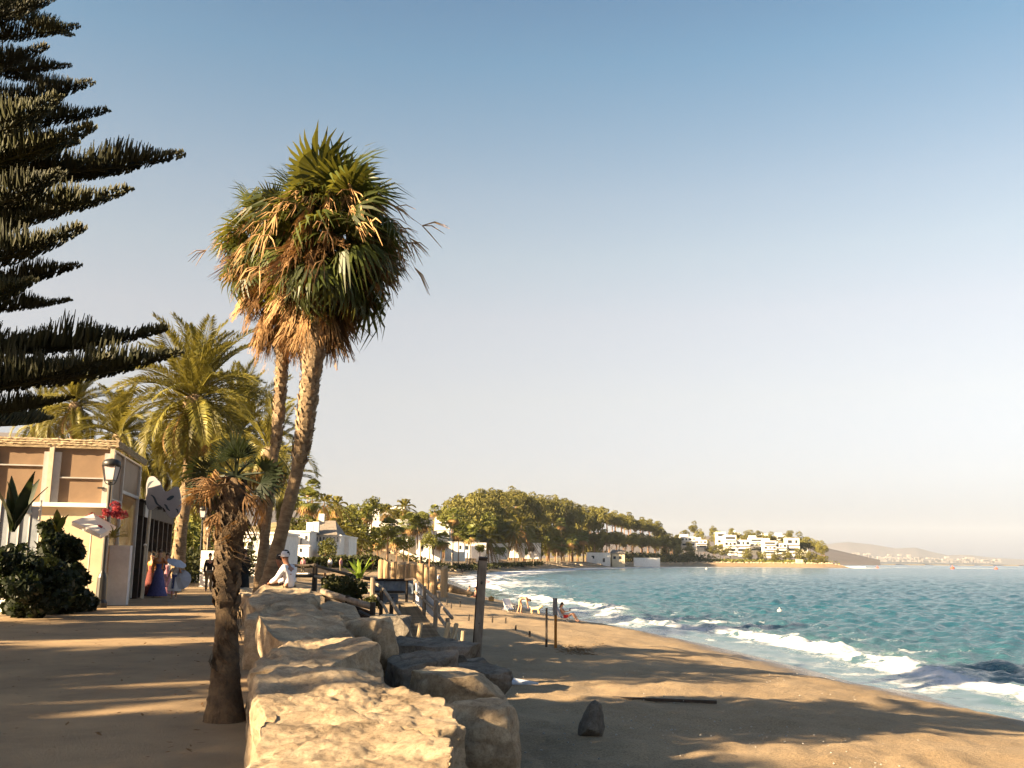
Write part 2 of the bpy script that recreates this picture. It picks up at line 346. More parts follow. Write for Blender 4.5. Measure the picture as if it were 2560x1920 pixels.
def height(x, y, rough=True):
    x = np.asarray(x, float); y = np.asarray(y, float); d = sdist(x, y)
    far = sst(60, 140, y)
    dn = fbm(x * 0.12, y * 0.12, 0.0, 3) * 0.6
    z = SEA + np.where(d > 0, 1.55 * (1 - np.exp(-np.maximum(d, 0) / 7.5)), d * 0.2)
    z = np.maximum(z, SEA - 5)
    z = z + far * sst(18, 40, d) * 2.0 * (1 - sst(200, 300, y)) + sst(200, 300, y) * sst(5, 22, d) * 2.6
    h = 0
    for k, (cx, cy_, sx, sy, A) in enumerate(HILLS):
        lo, hi = (70, 230) if k in (2, 3) else (40, 150) if k in (1, 4) else (12, 55)
        h = h + A * np.exp(-((x - cx) / sx) ** 2 - ((y - cy_) / sy) ** 2) * sst(lo, hi, d)
    z = z + h + 0.75 * np.exp(-((x + 10) / 6.0) ** 2 - ((y - 82) / 14.0) ** 2)
    wl = wallx(y) - x
    prom = sst(-0.85, -0.35, wl) * (1 - sst(70, 78, y)) + sst(-8, 4, wl) * sst(70, 78, y)
    zp = np.where(y < 120, 0.0, 0.0) + sst(60, 200, -x) * 2.0 + h
    prom = prom * sst(0, 6, d)
    z = z * (1 - prom) + zp * prom
    if rough:
        near = 1 - sst(60, 200, np.hypot(x, y))
        z = z + (1 - prom) * sst(0.5, 3, d) * (0.05 * fbm(x * 0.5, y * 0.5, 0, 4) + near * 0.045 * fbm(x * 1.9, y * 1.9, 3.0, 4, 0.6))
        z = z - prom * 0.03 * (y < 79)
    return z
def onT(px, py):                 # where the sight line through a photo pixel meets the ground
    d = ray(px, py); ys_ = np.concatenate([np.arange(5, 60, 0.1), np.arange(60, 400, 1.0)]); zz = height(d.x * ys_, ys_, False) - (EYE + d.z * ys_)
    i = int(np.argmax(zz > 0)); Yv = float(ys_[i]); return Vector((d.x * Yv, Yv, EYE + d.z * Yv))
def hz(x, y): return float(height(np.array([x]), np.array([y]), False)[0])

def polar(t0, t1, dt, radii):
    th = np.radians(np.arange(t0, t1 + dt / 2, dt)); r = np.array(radii)
    RR, TT = np.meshgrid(r, th, indexing='ij')
    return RR * np.sin(TT), RR * np.cos(TT), RR
rad = list(np.exp(np.arange(math.log(2.2), math.log(120), 0.014))) + list(np.exp(np.arange(math.log(120), math.log(1300), 0.009))) + list(np.exp(np.arange(math.log(1300), math.log(14000), 0.03)))
X, Y, RR = polar(-78, 52, 0.3, rad)
Z = height(X, Y); D = sdist(X, Y)
wl = wallx(Y) - X
wet = 1 - sst(1.2, 3.8, D + 0.7 * fbm(X * 0.35, Y * 0.35, 0, 3))
scrub = np.where((Y > 62) & (X < wallx(Y) + 14) | (Y > 170), 1.0, 0.0) * sst(26, 36, D + 4 * fbm(X * 0.06, Y * 0.06, 1.0, 3))
scrub = np.maximum(scrub, 0)
def ground_mat():
    m = bpy.data.materials.new('beach_sand'); m.use_nodes = True; t = m.node_tree; N = t.nodes; L = t.links; p = N['Principled BSDF']
    g = N.new('ShaderNodeNewGeometry')
    def noise(s, det=8, rg=0.7):
        n = N.new('ShaderNodeTexNoise'); n.inputs['Scale'].default_value = s; n.inputs['Detail'].default_value = det
        n.inputs['Roughness'].default_value = rg; L.new(g.outputs['Position'], n.inputs['Vector']); return n.outputs['Fac']
    def rampc(f, a, b, ca, cb):
        r = N.new('ShaderNodeValToRGB'); L.new(f, r.inputs[0]); e = r.color_ramp.elements
        e[0].position = a; e[1].position = b; e[0].color = (*ca, 1); e[1].color = (*cb, 1); return r.outputs[0]
    def mix(f, a, b, mode='MIX'):
        x = N.new('ShaderNodeMix'); x.data_type = 'RGBA'; x.blend_type = mode
        if isinstance(f, float): x.inputs[0].default_value = f
        else: L.new(f, x.inputs[0])
        L.new(a, x.inputs[6]); L.new(b, x.inputs[7]); return x.outputs[2]
    def attr(n): a = N.new('ShaderNodeAttribute'); a.attribute_name = n; return a.outputs['Fac']
    big = rampc(noise(0.35, 5), 0.38, 0.62, (0.26, 0.185, 0.105), (0.34, 0.25, 0.15))
    fine = rampc(noise(26, 6, 0.85), 0.36, 0.60, (0.45, 0.42, 0.40), (1.08, 1.05, 1.0))
    sand = mix(0.9, big, fine, 'MULTIPLY')
    wetc = rampc(noise(3), 0.3, 0.7, (0.10, 0.078, 0.052), (0.12, 0.095, 0.066))
    c = mix(attr('wet'), sand, wetc)
    scr = rampc(noise(0.22, 8, 0.7), 0.42, 0.58, (0.30, 0.215, 0.12), (0.13, 0.115, 0.035))
    c = mix(attr('scrub'), c, scr)
    L.new(c, p.inputs['Base Color'])
    mr = N.new('ShaderNodeMapRange'); mr.inputs[3].default_value = 0.95; mr.inputs[4].default_value = 0.22
    L.new(attr('wet'), mr.inputs[0]); L.new(mr.outputs[0], p.inputs['Roughness'])
    b = N.new('ShaderNodeBump'); b.inputs['Distance'].default_value = 0.05; b.inputs['Strength'].default_value = 0.8
    L.new(noise(7, 10, 0.75), b.inputs['Height']); L.new(b.outputs[0], p.inputs['Normal'])
    return m
me = grid_mesh('ground', X, Y, Z, ground_mat(), dict(wet=wet, scrub=scrub), (D[:-1, :-1] > -30))
tag(link('ground', me), 'brown sandy beach and scrubby land behind the bay', kind='structure')

# promenade: one sheet a few millimetres above the ground sheet
ys = np.concatenate([np.arange(-6, 40, 0.35), np.arange(40, 78, 1.0)])
us = np.concatenate([np.arange(0, 9, 0.3), np.arange(9, 40, 1.5)])
U, Yp = np.meshgrid(us, ys); Xp = wallx(Yp) + 0.30 - U
Zp = 0.004 + 0.006 * fbm(Xp * 0.8, Yp * 0.8, 2.0, 3)
pm = mat('promenade_surface', (0.345, 0.24, 0.135), (0.215, 0.15, 0.088), 0.9, 0.8, 0.01, 42, detail=14)
tag(link('promenade', grid_mesh('promenade', Xp, Yp, Zp, pm)), 'compacted tan promenade surface along the boulder wall', kind='structure')

# sea
rad = list(np.exp(np.arange(math.log(15), math.log(420), 0.0072))) + list(np.exp(np.arange(math.log(420), math.log(1200), 0.014))) + list(np.exp(np.arange(math.log(1200), math.log(14500), 0.05)))
X, Y, RR = polar(-9, 50, 0.125, rad)
T = -sdist(X, Y)                                # distance offshore
g = np.random.default_rng(5)
Z = np.zeros_like(X); step = np.maximum(RR * 0.0075, 0.05)
damp = sst(0.5, 9, T)
for k in range(46):
    lam = 0.7 * (8.0 / 0.7) ** (k / 45.0); ang = R(205) + g.normal() * 0.75     # travel direction, roughly onshore
    dx, dy = math.cos(ang), math.sin(ang); ph = g.random() * 6.28
    A = 0.0080 * lam ** 0.95 * (0.6 + 0.8 * g.random())
    fade = sst(1.5, 3.5, lam / step)
    s = np.sin(2 * math.pi / lam * (X * dx + Y * dy) + ph + 1.3 * NZ(X * 0.07, Y * 0.07, k * 0.9))
    Z += A * fade * (1 - np.abs(s)) * 1.6 - A * fade * 0.6
Z *= 0.25 + 0.75 * damp
n1 = fbm(X * 0.055, Y * 0.055, 5.0, 3); n2 = fbm(X * 0.11, Y * 0.11, 9.0, 3)
def breaker(t0, wdt, amp, n, thr):
    tt = T - t0 - 2.2 * n; prof = np.where(tt < 0, np.exp(-(tt / (wdt * 0.55)) ** 2), np.exp(-(tt / (wdt * 1.5)) ** 2))
    k = sst(thr, thr + 0.5, NZ(X * 0.045 + t0, Y * 0.045, 2.5) * 0.5 + 0.5)
    return amp * prof * (0.35 + 0.65 * k), tt, k
b1, t1_, k1 = breaker(6.0, 1.2, 0.25, n1, 0.25); b2, t2_, k2 = breaker(13.5, 2.2, 0.14, n2, 0.35); b3, t3_, k3 = breaker(27, 5, 0.25, n1, 0.5)
nearfade = 1 - sst(250, 500, RR)
Z += (b1 + b2 + b3) * nearfade * (1 + 0.5 * fbm(X * 1.1, Y * 1.1, 7.0, 4, 0.65))
Z += 0.10 * np.exp(-((T - 2.8 - n2) / 0.5) ** 2) * nearfade                    # front of the thin swash sheet
lace = fbm(X * 0.9, Y * 0.9, 1.0, 5, 0.65); lace2 = fbm(X * 0.35 + 9, Y * 0.35, 4.0, 4, 0.6)
foam = np.zeros_like(X)
foam = np.maximum(foam, sst(9.5, 3.0, T + 2.2 * n2) * sst(-0.55, 0.65, lace + 0.5 * lace2) * sst(1.4, 3.4, T + 1.2 * n2) * 0.95)   # soup
foam = np.maximum(foam, np.exp(-((t1_ + 0.5) / 1.9) ** 2) * sst(-0.6, 0.5, lace + 0.7 * k1) * (0.45 + 0.55 * k1))     # broken wave
foam = np.maximum(foam, np.exp(-((t2_ + 0.3) / 0.8) ** 2) * sst(0.75, 1.35, k2 + 0.6 * lace) * 0.8)
foam = np.maximum(foam, sst(15, 8, T) * sst(0.25, 0.95, lace2 + 0.6 * lace) * 0.75)
fr = sst(120, 200, RR)                                                        # far surf reads as a white line
foam = np.maximum(foam, fr * sst(1, 0.25, (T + 5 * n2) / (16 + 0.035 * RR)) * sst(-0.9, 0.0, lace2 + 0.3) * 1.25)
foam = np.maximum(foam, 0.75 * np.exp(-((T - 1.9 - 1.2 * n2) / 0.25) ** 2) * (1 - fr) * 0.6)
foam *= sst(0.0, 0.4, T) * 0.92
rf = np.exp(-((X - 560) / 150) ** 2 - ((Y - 1300) / 160) ** 2)
foam = np.maximum(foam, rf * sst(0.35, 0.6, fbm(X * 0.02, Y * 0.01, 0, 3) + 0.2))
shallow = np.exp(-np.maximum(T, 0) / 9.0) * 0.9 + 0.35 * np.exp(-((t1_ - 0.8) / 1.5) ** 2) * nearfade
def sea_mat():
    m = bpy.data.materials.new('sea_water'); m.use_nodes = True; t = m.node_tree; N = t.nodes; L = t.links; p = N['Principled BSDF']
    g = N.new('ShaderNodeNewGeometry'); mp = N.new('ShaderNodeMapping'); mp.inputs['Scale'].default_value = (0.55, 1.0, 1.0)
    mp.inputs['Rotation'].default_value = (0, 0, R(-20)); L.new(g.outputs['Position'], mp.inputs[0])
    def noise(s, det=4, rg=0.6, v=None):
        n = N.new('ShaderNodeTexNoise'); n.inputs['Scale'].default_value = s; n.inputs['Detail'].default_value = det
        n.inputs['Roughness'].default_value = rg; L.new(v or mp.outputs[0], n.inputs['Vector']); return n.outputs['Fac']
    def attr(n): a = N.new('ShaderNodeAttribute'); a.attribute_name = n; return a.outputs['Fac']
    def mix(f, a, b):
        x = N.new('ShaderNodeMix'); x.data_type = 'RGBA'; L.new(f, x.inputs[0])
        for v, i in ((a, 6), (b, 7)):
            if isinstance(v, tuple): x.inputs[i].default_value = (*v, 1)
            else: L.new(v, x.inputs[i])
        return x.outputs[2]
    deep = mix(noise(0.03, 5), (0.010, 0.052, 0.088), (0.015, 0.084, 0.112))
    c = mix(attr('shallow'), deep, (0.07, 0.12, 0.125))
    fn = N.new('ShaderNodeMath'); fn.operation = 'MULTIPLY_ADD'; fn.inputs[1].default_value = 2.6; fn.inputs[2].default_value = -1.3
    mxn = N.new('ShaderNodeMix'); mxn.inputs[0].default_value = 0.5; L.new(noise(4.5, 9, 0.75, g.outputs['Position']), mxn.inputs[2]); L.new(noise(1.3, 9, 0.7, g.outputs['Position']), mxn.inputs[3])
    L.new(mxn.outputs[0], fn.inputs[0])
    fa = N.new('ShaderNodeMath'); fa.operation = 'ADD'; L.new(attr('foam'), fa.inputs[0]); L.new(fn.outputs[0], fa.inputs[1])
    fm = N.new('ShaderNodeMapRange'); fm.interpolation_type = 'SMOOTHSTEP'; fm.inputs[1].default_value = 0.28; fm.inputs[2].default_value = 0.95
    L.new(fa.outputs[0], fm.inputs[0])
    gate = N.new('ShaderNodeMath'); gate.operation = 'MULTIPLY'; g2 = N.new('ShaderNodeMapRange'); g2.inputs[2].default_value = 0.12
    L.new(attr('foam'), g2.inputs[0]); L.new(g2.outputs[0], gate.inputs[0]); L.new(fm.outputs[0], gate.inputs[1])
    c = mix(gate.outputs[0], c, (0.56, 0.57, 0.60))
    L.new(c, p.inputs['Base Color']); p.inputs['IOR'].default_value = 1.33
    rr = N.new('ShaderNodeMapRange'); rr.inputs[3].default_value = 0.14; rr.inputs[4].default_value = 0.9
    L.new(gate.outputs[0], rr.inputs[0]); L.new(rr.outputs[0], p.inputs['Roughness'])
    b1 = N.new('ShaderNodeBump'); b1.inputs['Distance'].default_value = 0.26; b1.inputs['Strength'].default_value = 1.0
    b2 = N.new('ShaderNodeBump'); b2.inputs['Distance'].default_value = 0.42; b2.inputs['Strength'].default_value = 0.9
    calm = N.new('ShaderNodeMath'); calm.operation = 'MULTIPLY'; L.new(attr('chop'), calm.inputs[0]); L.new(noise(1.4, 6, 0.65), calm.inputs[1])
    L.new(calm.outputs[0], b1.inputs['Height']); 
    calm2 = N.new('ShaderNodeMath'); calm2.operation = 'MULTIPLY'; L.new(attr('chop'), calm2.inputs[0]); L.new(noise(0.33, 5, 0.62), calm2.inputs[1])
    L.new(calm2.outputs[0], b2.inputs['Height']); L.new(b1.outputs[0], b2.inputs['Normal']); L.new(b2.outputs[0], p.inputs['Normal'])
    return m
chop = 0.06 + 0.94 * sst(3, 9, T)
me = grid_mesh('sea', X, Y, SEA + 0.02 + Z, sea_mat(), dict(foam=foam, shallow=shallow, chop=chop), (T[:-1, :-1] > -4))
tag(link('sea', me), 'choppy teal sea with foaming surf on the beach', kind='structure')

# mountains and far coast
def ridge(name, pts, Yd, depth, c1, c2, label):
    xs = [p[0] for p in pts]; n = 240; vsx = np.linspace(xs[0], xs[-1], n); top = np.interp(vsx, xs, [p[1] for p in pts])
    rows = 26; XX = np.zeros((rows, n)); YY = XX.copy(); ZZ = XX.copy()
    for j in range(rows):
        f = j / (rows - 1.0)
        for i in range(n):
            p = at(vsx[i], top[i], Yd + depth); g0 = SEA - 1
            yy = Yd + depth * f; XX[j, i] = p.x * (yy / (Yd + depth)); YY[j, i] = yy
            ZZ[j, i] = g0 + (p.z - g0) * (f ** 0.8) * 1.0
    nz = fbm(XX * 8.0 / Yd, YY * 8.0 / Yd, 1.0, 5, 0.55); ff = np.linspace(0, 1, rows)[:, None]
    ZZ += nz * (ZZ - SEA) * 0.22 * np.sin(ff * math.pi) ; ZZ[-1] += 0
    me = grid_mesh(name, XX, YY, ZZ, mat(name + '_ground', c1, c2, 0.95, 0.003))
    return tag(link(name, me), label, kind='structure')
ridge('hill', [(-700, 1072), (-300, 1074), (40, 1082), (80, 1092), (140, 1120), (300, 1190), (500, 1230), (700, 1266), (850, 1290), (990, 1272), (1080, 1288), (1200, 1310), (1700, 1345), (1830, 1338), (1950, 1352), (2050, 1366), (2200, 1400)],
      3100, 800, (0.11, 0.09, 0.085), (0.075, 0.065, 0.06), 'hazy mauve mountain ridge behind the town')
ridge('far_coast', [(1500, 1380), (1900, 1372), (2040, 1364), (2095, 1357), (2120, 1355), (2180, 1361), (2240, 1371), (2290, 1369), (2330, 1380), (2370, 1388), (2420, 1387), (2470, 1393), (2560, 1399), (2700, 1404), (2900, 1409)],
      13300, 600, (0.07, 0.058, 0.06), (0.05, 0.043, 0.045), 'low pinkish coastal hills across the far bay')

# ------------------------------------------------------------------ palms
def fan_mesh(name, m, seed, petiole=0.85, rad=0.95, spread=150, n=30, droop=0.35, fold=0.0, ragged=0.1, sag=0.1):
    r = random.Random(seed); b = MB()
    pts = []
    for i in range(6):
        t = i / 5; pts.append(Vector((petiole * t, 0, -sag * t * t)))
    b.tube(pts, [0.026 * (1 - 0.5 * i / 5) for i in range(6)], 4)
    c = pts[-1]
    for k in range(n):
        a = R(-spread + 2 * spread * k / (n - 1)) + r.gauss(0, 0.02)
        L = rad * (1 - 0.28 * (abs(a) / R(180))) * (1 + r.uniform(-ragged, ragged))
        a *= (1 - fold)
        dx, dy = math.cos(a), math.sin(a); wv = 1.08 * rad * 0.5 * 2 * R(spread) * (1 - fold * 0.6) / n / 2
        sx, sy = -dy, dx
        q = []
        for t, wd in ((0.02, 0.1), (0.45, 1.0), (0.75, 0.55), (1.0, 0.03)):
            dd = droop * r.uniform(0.7, 1.3); z = -dd * L * t ** 2.6 + 0.05 * fold * math.sin(k * 2.3) + (0.012 if k % 2 else -0.012)
            x = L * t * (1 - 0.35 * dd * t * t)
            px, py = c.x + dx * x, c.y + dy * x + (r.gauss(0, 0.02) * t if t > 0.6 else 0)
            q.append((Vector((px, py, c.z + z)), wv * wd))
        vs = []
        for p, ww in q: vs += [p + Vector((sx * ww, sy * ww, 0)), p - Vector((sx * ww, sy * ww, 0))]
        b.add(vs, [(0, 1, 3, 2), (2, 3, 5, 4), (4, 5, 7, 6)])
    return b.mesh(name, m)
def dead_fan_mesh(name, m, seed, L=1.5, n=24):
    r = random.Random(seed); b = MB()      # hanging, collapsed fan: strands run along +X with ragged ends
    b.tube([(0, 0, 0), (0.35, 0, 0.02), (0.6, 0, 0)], [0.03, 0.022, 0.015], 4)
    for k in range(n):
        a = r.gauss(0, 0.20); l = L * r.uniform(0.55, 1.05); y0 = r.uniform(-0.03, 0.03)
        ww = r.uniform(0.008, 0.026); ph = r.random() * 6
        vs = []
        for t in (0, 0.35, 0.7, 1.0):
            x = 0.45 + (l - 0.45) * t; y = y0 + math.sin(a) * (x - 0.45) + 0.03 * math.sin(ph + 5 * t) ; z = r.uniform(-0.05, 0.07) * (0.3 + t)
            w2 = ww * (1.2 - t)
            vs += [Vector((x, y + w2, z)), Vector((x, y - w2, z + ww * 0.8))]
        b.add(vs, [(0, 1, 3, 2), (2, 3, 5, 4), (4, 5, 7, 6)])
    return b.mesh(name, m)
def stalk_mesh(name, seed, L=1.9):
    r = random.Random(seed); b = MB()
    P = [Vector((L * 0.62 * math.sin(t * 1.5), r.gauss(0, 0.02), L * 0.34 * math.sin(t * 2.9) - 0.75 * L * t ** 3)) for t in [i / 9 for i in range(10)]]
    b.tube(P, [0.018 * (1 - 0.8 * i / 9) for i in range(10)], 4)
    for i in range(3, 10):
        for _ in range(4):
            p = P[i]; l = r.uniform(0.25, 0.6); o = Vector((r.gauss(0, 0.1), r.gauss(0, 0.12), 0))
            q = [p, p + o * 0.6 + Vector((0.05, 0, -l * 0.35)), p + o + Vector((0.04, 0, -l))]
            b.tube(q, [0.011, 0.013, 0.004], 3, cap=False)
    return b.mesh(name, 'straw')
FAN = [fan_mesh('fan_leaf', 'fan_green', s, droop=d, spread=sp) for s, d, sp in ((1, 0.4, 150), (2, 0.65, 140), (3, 0.85, 125), (4, 0.25, 110))]
DFAN = [dead_fan_mesh('dry_leaf', 'fan_dry', s) for s in (11, 12, 13, 14)]
DFANL = [dead_fan_mesh('dry_leaf', 'straw', s, 1.6, 28) for s in (15, 16)]
STALK = [stalk_mesh('flower_stalk', s) for s in (21, 22, 23)]

def spine(pts, n=14):
    pts = [Vector(p) for p in pts]; out = []
    k = len(pts) - 1
    for i in range(n):
        t = i / (n - 1) * k; j = min(int(t), k - 1); u = t - j
        p0 = pts[max(j - 1, 0)]; p1 = pts[j]; p2 = pts[j + 1]; p3 = pts[min(j + 2, k)]
        out.append(0.5 * ((2 * p1) + (p2 - p0) * u + (2 * p0 - 5 * p1 + 4 * p2 - p3) * u * u + (3 * p1 - p0 - 3 * p2 + p3) * u ** 3))
    return out
def trunk_obj(parent, base, pts, radii, m='trunk', seed=1, n=14, rings=70, ring=0.03, jit=0.03):
    r = random.Random(seed); P = spine([Vector(p) - base for p in pts], rings)
    rr = [float(np.interp(i / (rings - 1), np.linspace(0, 1, len(radii)), radii)) * (1 + ring * math.sin(i * 2.1) + r.uniform(-ring, ring)) for i in range(rings)]
    b = MB(); b.tube(P, rr, n, jit=jit, rr=r)
    return b.obj('trunk', m, parent=parent, smooth=True), P, rr
def boots(parent, P, rr, t0, t1, n, size, m='boots', seed=2, out=0.5, name='leaf_bases'):
    r = random.Random(seed); b = MB(); k = len(P) - 1
    for i in range(n):
        t = t0 + (t1 - t0) * i / n; f = t * k; j = min(int(f), k - 1); c = P[j].lerp(P[j + 1], f - j); rad = rr[j]
        d = (P[j + 1] - P[j]).normalized(); a = i * 2.399 + r.gauss(0, 0.2)
        x = Vector((math.cos(a), math.sin(a), 0)); x = (x - d * x.dot(d)).normalized(); y = d.cross(x)
        s = size * r.uniform(0.7, 1.3); o = out * r.uniform(0.6, 1.4)
        p = c + x * rad * 0.92
        vs = [p + y * s * 0.5, p - y * s * 0.5, p + d * s * 0.5 + y * s * 0.5 + x * s * 0.3, p + d * s * 0.5 - y * s * 0.5 + x * s * 0.3,
              p + d * s * 1.1 + y * s * 0.22 + x * s * o, p + d * s * 1.1 - y * s * 0.22 + x * s * o, p + d * s * 1.0 + x * s * (o - 0.2)]
        b.add(vs, [(0, 1, 3, 2), (2, 3, 5, 4), (4, 5, 6), (2, 4, 6), (3, 6, 5)])
    o = b.obj(name, m, parent=parent); tag(o, kind='stuff'); return o
def frond(name, me, parent, p, az, el, roll=0.0, s=1.0, label=None):
    o = link(name, me, parent, p, (roll, -el, az), s)
    if label: o['label'] = label
    return o

def fan_palm(label, group, base, pts, radii, heart, nlive, ndead, skirt_pts, seed, s=1.0, stalks=8, boot=None, elmin=-0.7, name='fan_palm', spreadx=0.35):
    r = random.Random(seed); root = empty(name, base, label, 'palm tree', group)
    tr, P, rr = trunk_obj(root, base, pts, radii, seed=seed)
    if boot: boots(root, P, rr, boot[0], boot[1], boot[2], boot[3], seed=seed)
    h = heart - base
    for i in range(nlive):
        f = i / nlive; el = 1.45 - (1.45 - elmin) * f ** 0.8 + r.gauss(0, 0.08); az = i * 2.399 + r.gauss(0, 0.15)
        z = -0.75 * f * s
        frond('frond', FAN[r.choice((0, 1, 1, 2)) if el < 0.9 else 3 if r.random() < 0.5 else 0], root, h + Vector((0, 0, z)) + Vector((math.cos(az), math.sin(az), 0)) * 0.1, az, el, r.gauss(0, 0.4), s * r.uniform(0.72, 1.2))
    for i in range(int(nlive * 0.42)):
        az = r.uniform(0, 6.28); frond('dry_frond', r.choice(DFAN), root, h + Vector((math.cos(az), math.sin(az), 0)) * 0.9 * s + Vector((0, 0, r.uniform(-0.6, 0.35) * s)), az, r.uniform(-1.35, -0.9), r.gauss(0, .4), s * r.uniform(.6, .9), 'hanging dry brown frond')
    SP = spine([Vector(q) - base for q in skirt_pts], 20)
    for i in range(ndead):
        f = i / ndead; c = SP[min(int(f * 19), 18)]; az = i * 2.399 + r.gauss(0, 0.2)
        el = -1.0 - 0.35 * f + r.gauss(0, 0.12) if f > 0.12 else r.uniform(-0.9, -0.5)
        rad = spreadx * (1 - 0.45 * f)
        frond('dry_frond', r.choice(DFAN if r.random() < 0.6 else DFANL), root, c + Vector((math.cos(az), math.sin(az), 0)) * rad * r.uniform(0.3, 1), az, el, r.gauss(0, 0.5), s * r.uniform(0.75, 1.15) * (1 - 0.25 * f),
              'hanging dry brown frond')
    for i in range(stalks):
        az = r.uniform(0, 6.28); frond('flower_stalk', r.choice(STALK), root, h + Vector((0, 0, -0.2 * s)), az, r.uniform(0.1, 0.9), 0, s * r.uniform(0.8, 1.15), 'dry drooping flower stalk')
    return root

Yt = 22.5
G1 = 'the two tall fan palms growing from one clump'
bR = on(650, 1552, 0.0); bL = on(628, 1545, 0.0)
def pl(lst, Y, Y2=None): return [at(x, y, Y + (0 if Y2 is None else (Y2 - Y) * i / (len(lst) - 1))) for i, (x, y) in enumerate(lst)]
Yb = bR.y
rt = pl([(650, 1552), (676, 1440), (712, 1300), (742, 1180), (760, 1080), (775, 960), (790, 850), (808, 720), (818, 600)], Yb, Yb - 0.6); rt[0] = bR - Vector((0, 0, 0.15))
fan_palm('taller right-hand fan palm with leaning stout trunk and wide shaggy crown', G1, bR, rt, [0.42, 0.19, 0.155, 0.16, 0.20, 0.24, 0.25, 0.22, 0.18],
         rt[-1] + Vector((0.05, 0, 0.5)), 78, 210, [rt[-1] + Vector((0, 0, 0.1)), at(810, 680, Yb), at(797, 785, Yb)], 5, 1.24, 32, (0.40, 0.8, 320, 0.13), elmin=-0.9, spreadx=0.75)
lt = pl([(640, 1500), (655, 1400), (668, 1300), (684, 1150), (697, 1030), (704, 900), (700, 800), (690, 700), (682, 610)], Yb + 0.8, Yb + 1.1); lt[0] = Vector((lt[0].x, lt[0].y, -0.1))
fan_palm('slimmer left-hand fan palm with sunlit golden skirt of dead leaves', G1, Vector((lt[0].x, lt[0].y, 0)), lt, [0.17, 0.125, 0.11, 0.11, 0.12, 0.155, 0.16, 0.15, 0.13],
         lt[-1] + Vector((0, 0, 0.4)), 46, 170, [lt[-1] + Vector((0, 0, 0.1)), lt[-2], at(702, 825, Yb + 1)], 8, 1.0, 13, (0.4, 0.66, 190, 0.12), elmin=-1.0, spreadx=0.65)

# young fan palm close to the camera
b0 = on(562, 1802, 0.0); Yn = b0.y
root = empty('young_fan_palm', b0, 'short shaded young fan palm with fibrous trunk nearest the camera', 'palm tree')
yt = pl([(562, 1802), (563, 1700), (566, 1600), (566, 1500), (570, 1400), (577, 1300), (586, 1215)], Yn); yt[0] = b0 - Vector((0, 0, 0.1))
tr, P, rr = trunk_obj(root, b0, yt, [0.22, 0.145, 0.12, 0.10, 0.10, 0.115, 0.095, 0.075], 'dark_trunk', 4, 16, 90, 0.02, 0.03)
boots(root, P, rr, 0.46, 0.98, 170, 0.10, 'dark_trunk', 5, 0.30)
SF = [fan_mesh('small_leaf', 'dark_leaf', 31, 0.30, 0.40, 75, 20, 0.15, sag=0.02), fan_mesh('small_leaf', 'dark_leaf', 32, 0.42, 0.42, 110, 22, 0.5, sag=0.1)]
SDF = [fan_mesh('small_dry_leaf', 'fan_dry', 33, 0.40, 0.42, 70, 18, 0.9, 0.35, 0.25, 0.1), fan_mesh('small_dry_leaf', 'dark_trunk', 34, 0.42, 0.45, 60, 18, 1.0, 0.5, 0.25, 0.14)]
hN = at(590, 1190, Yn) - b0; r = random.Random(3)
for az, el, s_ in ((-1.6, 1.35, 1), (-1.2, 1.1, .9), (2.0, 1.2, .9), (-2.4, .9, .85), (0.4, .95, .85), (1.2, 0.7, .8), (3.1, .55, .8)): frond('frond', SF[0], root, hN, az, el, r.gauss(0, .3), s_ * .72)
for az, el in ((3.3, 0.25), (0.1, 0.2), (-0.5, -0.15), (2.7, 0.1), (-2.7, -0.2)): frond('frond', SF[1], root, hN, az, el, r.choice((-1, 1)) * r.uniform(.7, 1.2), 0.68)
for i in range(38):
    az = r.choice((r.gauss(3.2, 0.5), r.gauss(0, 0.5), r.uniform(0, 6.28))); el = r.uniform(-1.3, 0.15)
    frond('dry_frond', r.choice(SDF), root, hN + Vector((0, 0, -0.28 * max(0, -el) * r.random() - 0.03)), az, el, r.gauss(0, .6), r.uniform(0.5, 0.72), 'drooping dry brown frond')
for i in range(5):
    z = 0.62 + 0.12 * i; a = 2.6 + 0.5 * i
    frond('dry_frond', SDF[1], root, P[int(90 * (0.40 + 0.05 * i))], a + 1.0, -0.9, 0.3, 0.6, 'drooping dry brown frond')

# feather palms
def feather_mesh(name, m, seed, L=3.6, n=68, lf=0.5, curve=1.0, vee=0.5, wid=0.034):
    r = random.Random(seed); b = MB(); N_ = 16; P = []
    p = Vector((0, 0, 0)); a = 0.25
    for i in range(N_ + 1):
        P.append(p.copy()); t = i / N_; a2 = 0.25 - curve * 1.25 * t ** 1.5
        p = p + Vector((math.cos(a2), 0, math.sin(a2))) * L / N_
    b.tube(P, [0.04 * (1 - 0.85 * i / N_) for i in range(N_ + 1)], 4)
    for k in range(n):
        t = 0.10 + 0.9 * k / n; f = t * N_; j = min(int(f), N_ - 1); c = P[j].lerp(P[j + 1], f - j); d = (P[j + 1] - P[j]).normalized()
        up = Vector((-d.z, 0, d.x)); l = lf * (0.35 + 1.25 * math.sin(math.pi * min(0.97, t ** 0.8)) ** 0.8) * r.uniform(0.85, 1.1)
        for s_ in (-1, 1):
            o = (Vector((0, s_, 0)) * 0.75 + d * 0.72 + up * vee * r.uniform(0.5, 1.3)).normalized()
            e = c + o * l + Vector((0, 0, -0.22 * l * r.uniform(0.5, 1.6))); mdl = c + o * l * 0.5
            wv = d * wid * r.uniform(0.8, 1.2)
            b.add([c, mdl + wv, e, mdl - wv], [(0, 1, 2, 3)])
    return b.mesh(name, m)
FE = [feather_mesh('feather_leaf', 'feather', s, curve=c) for s, c in ((1, 0.6), (2, 1.0), (3, 1.4))]
FED = [feather_mesh('dry_feather_leaf', 'feather_dry', 6, 3.0, 46, 0.4, 1.5, 0.1)]
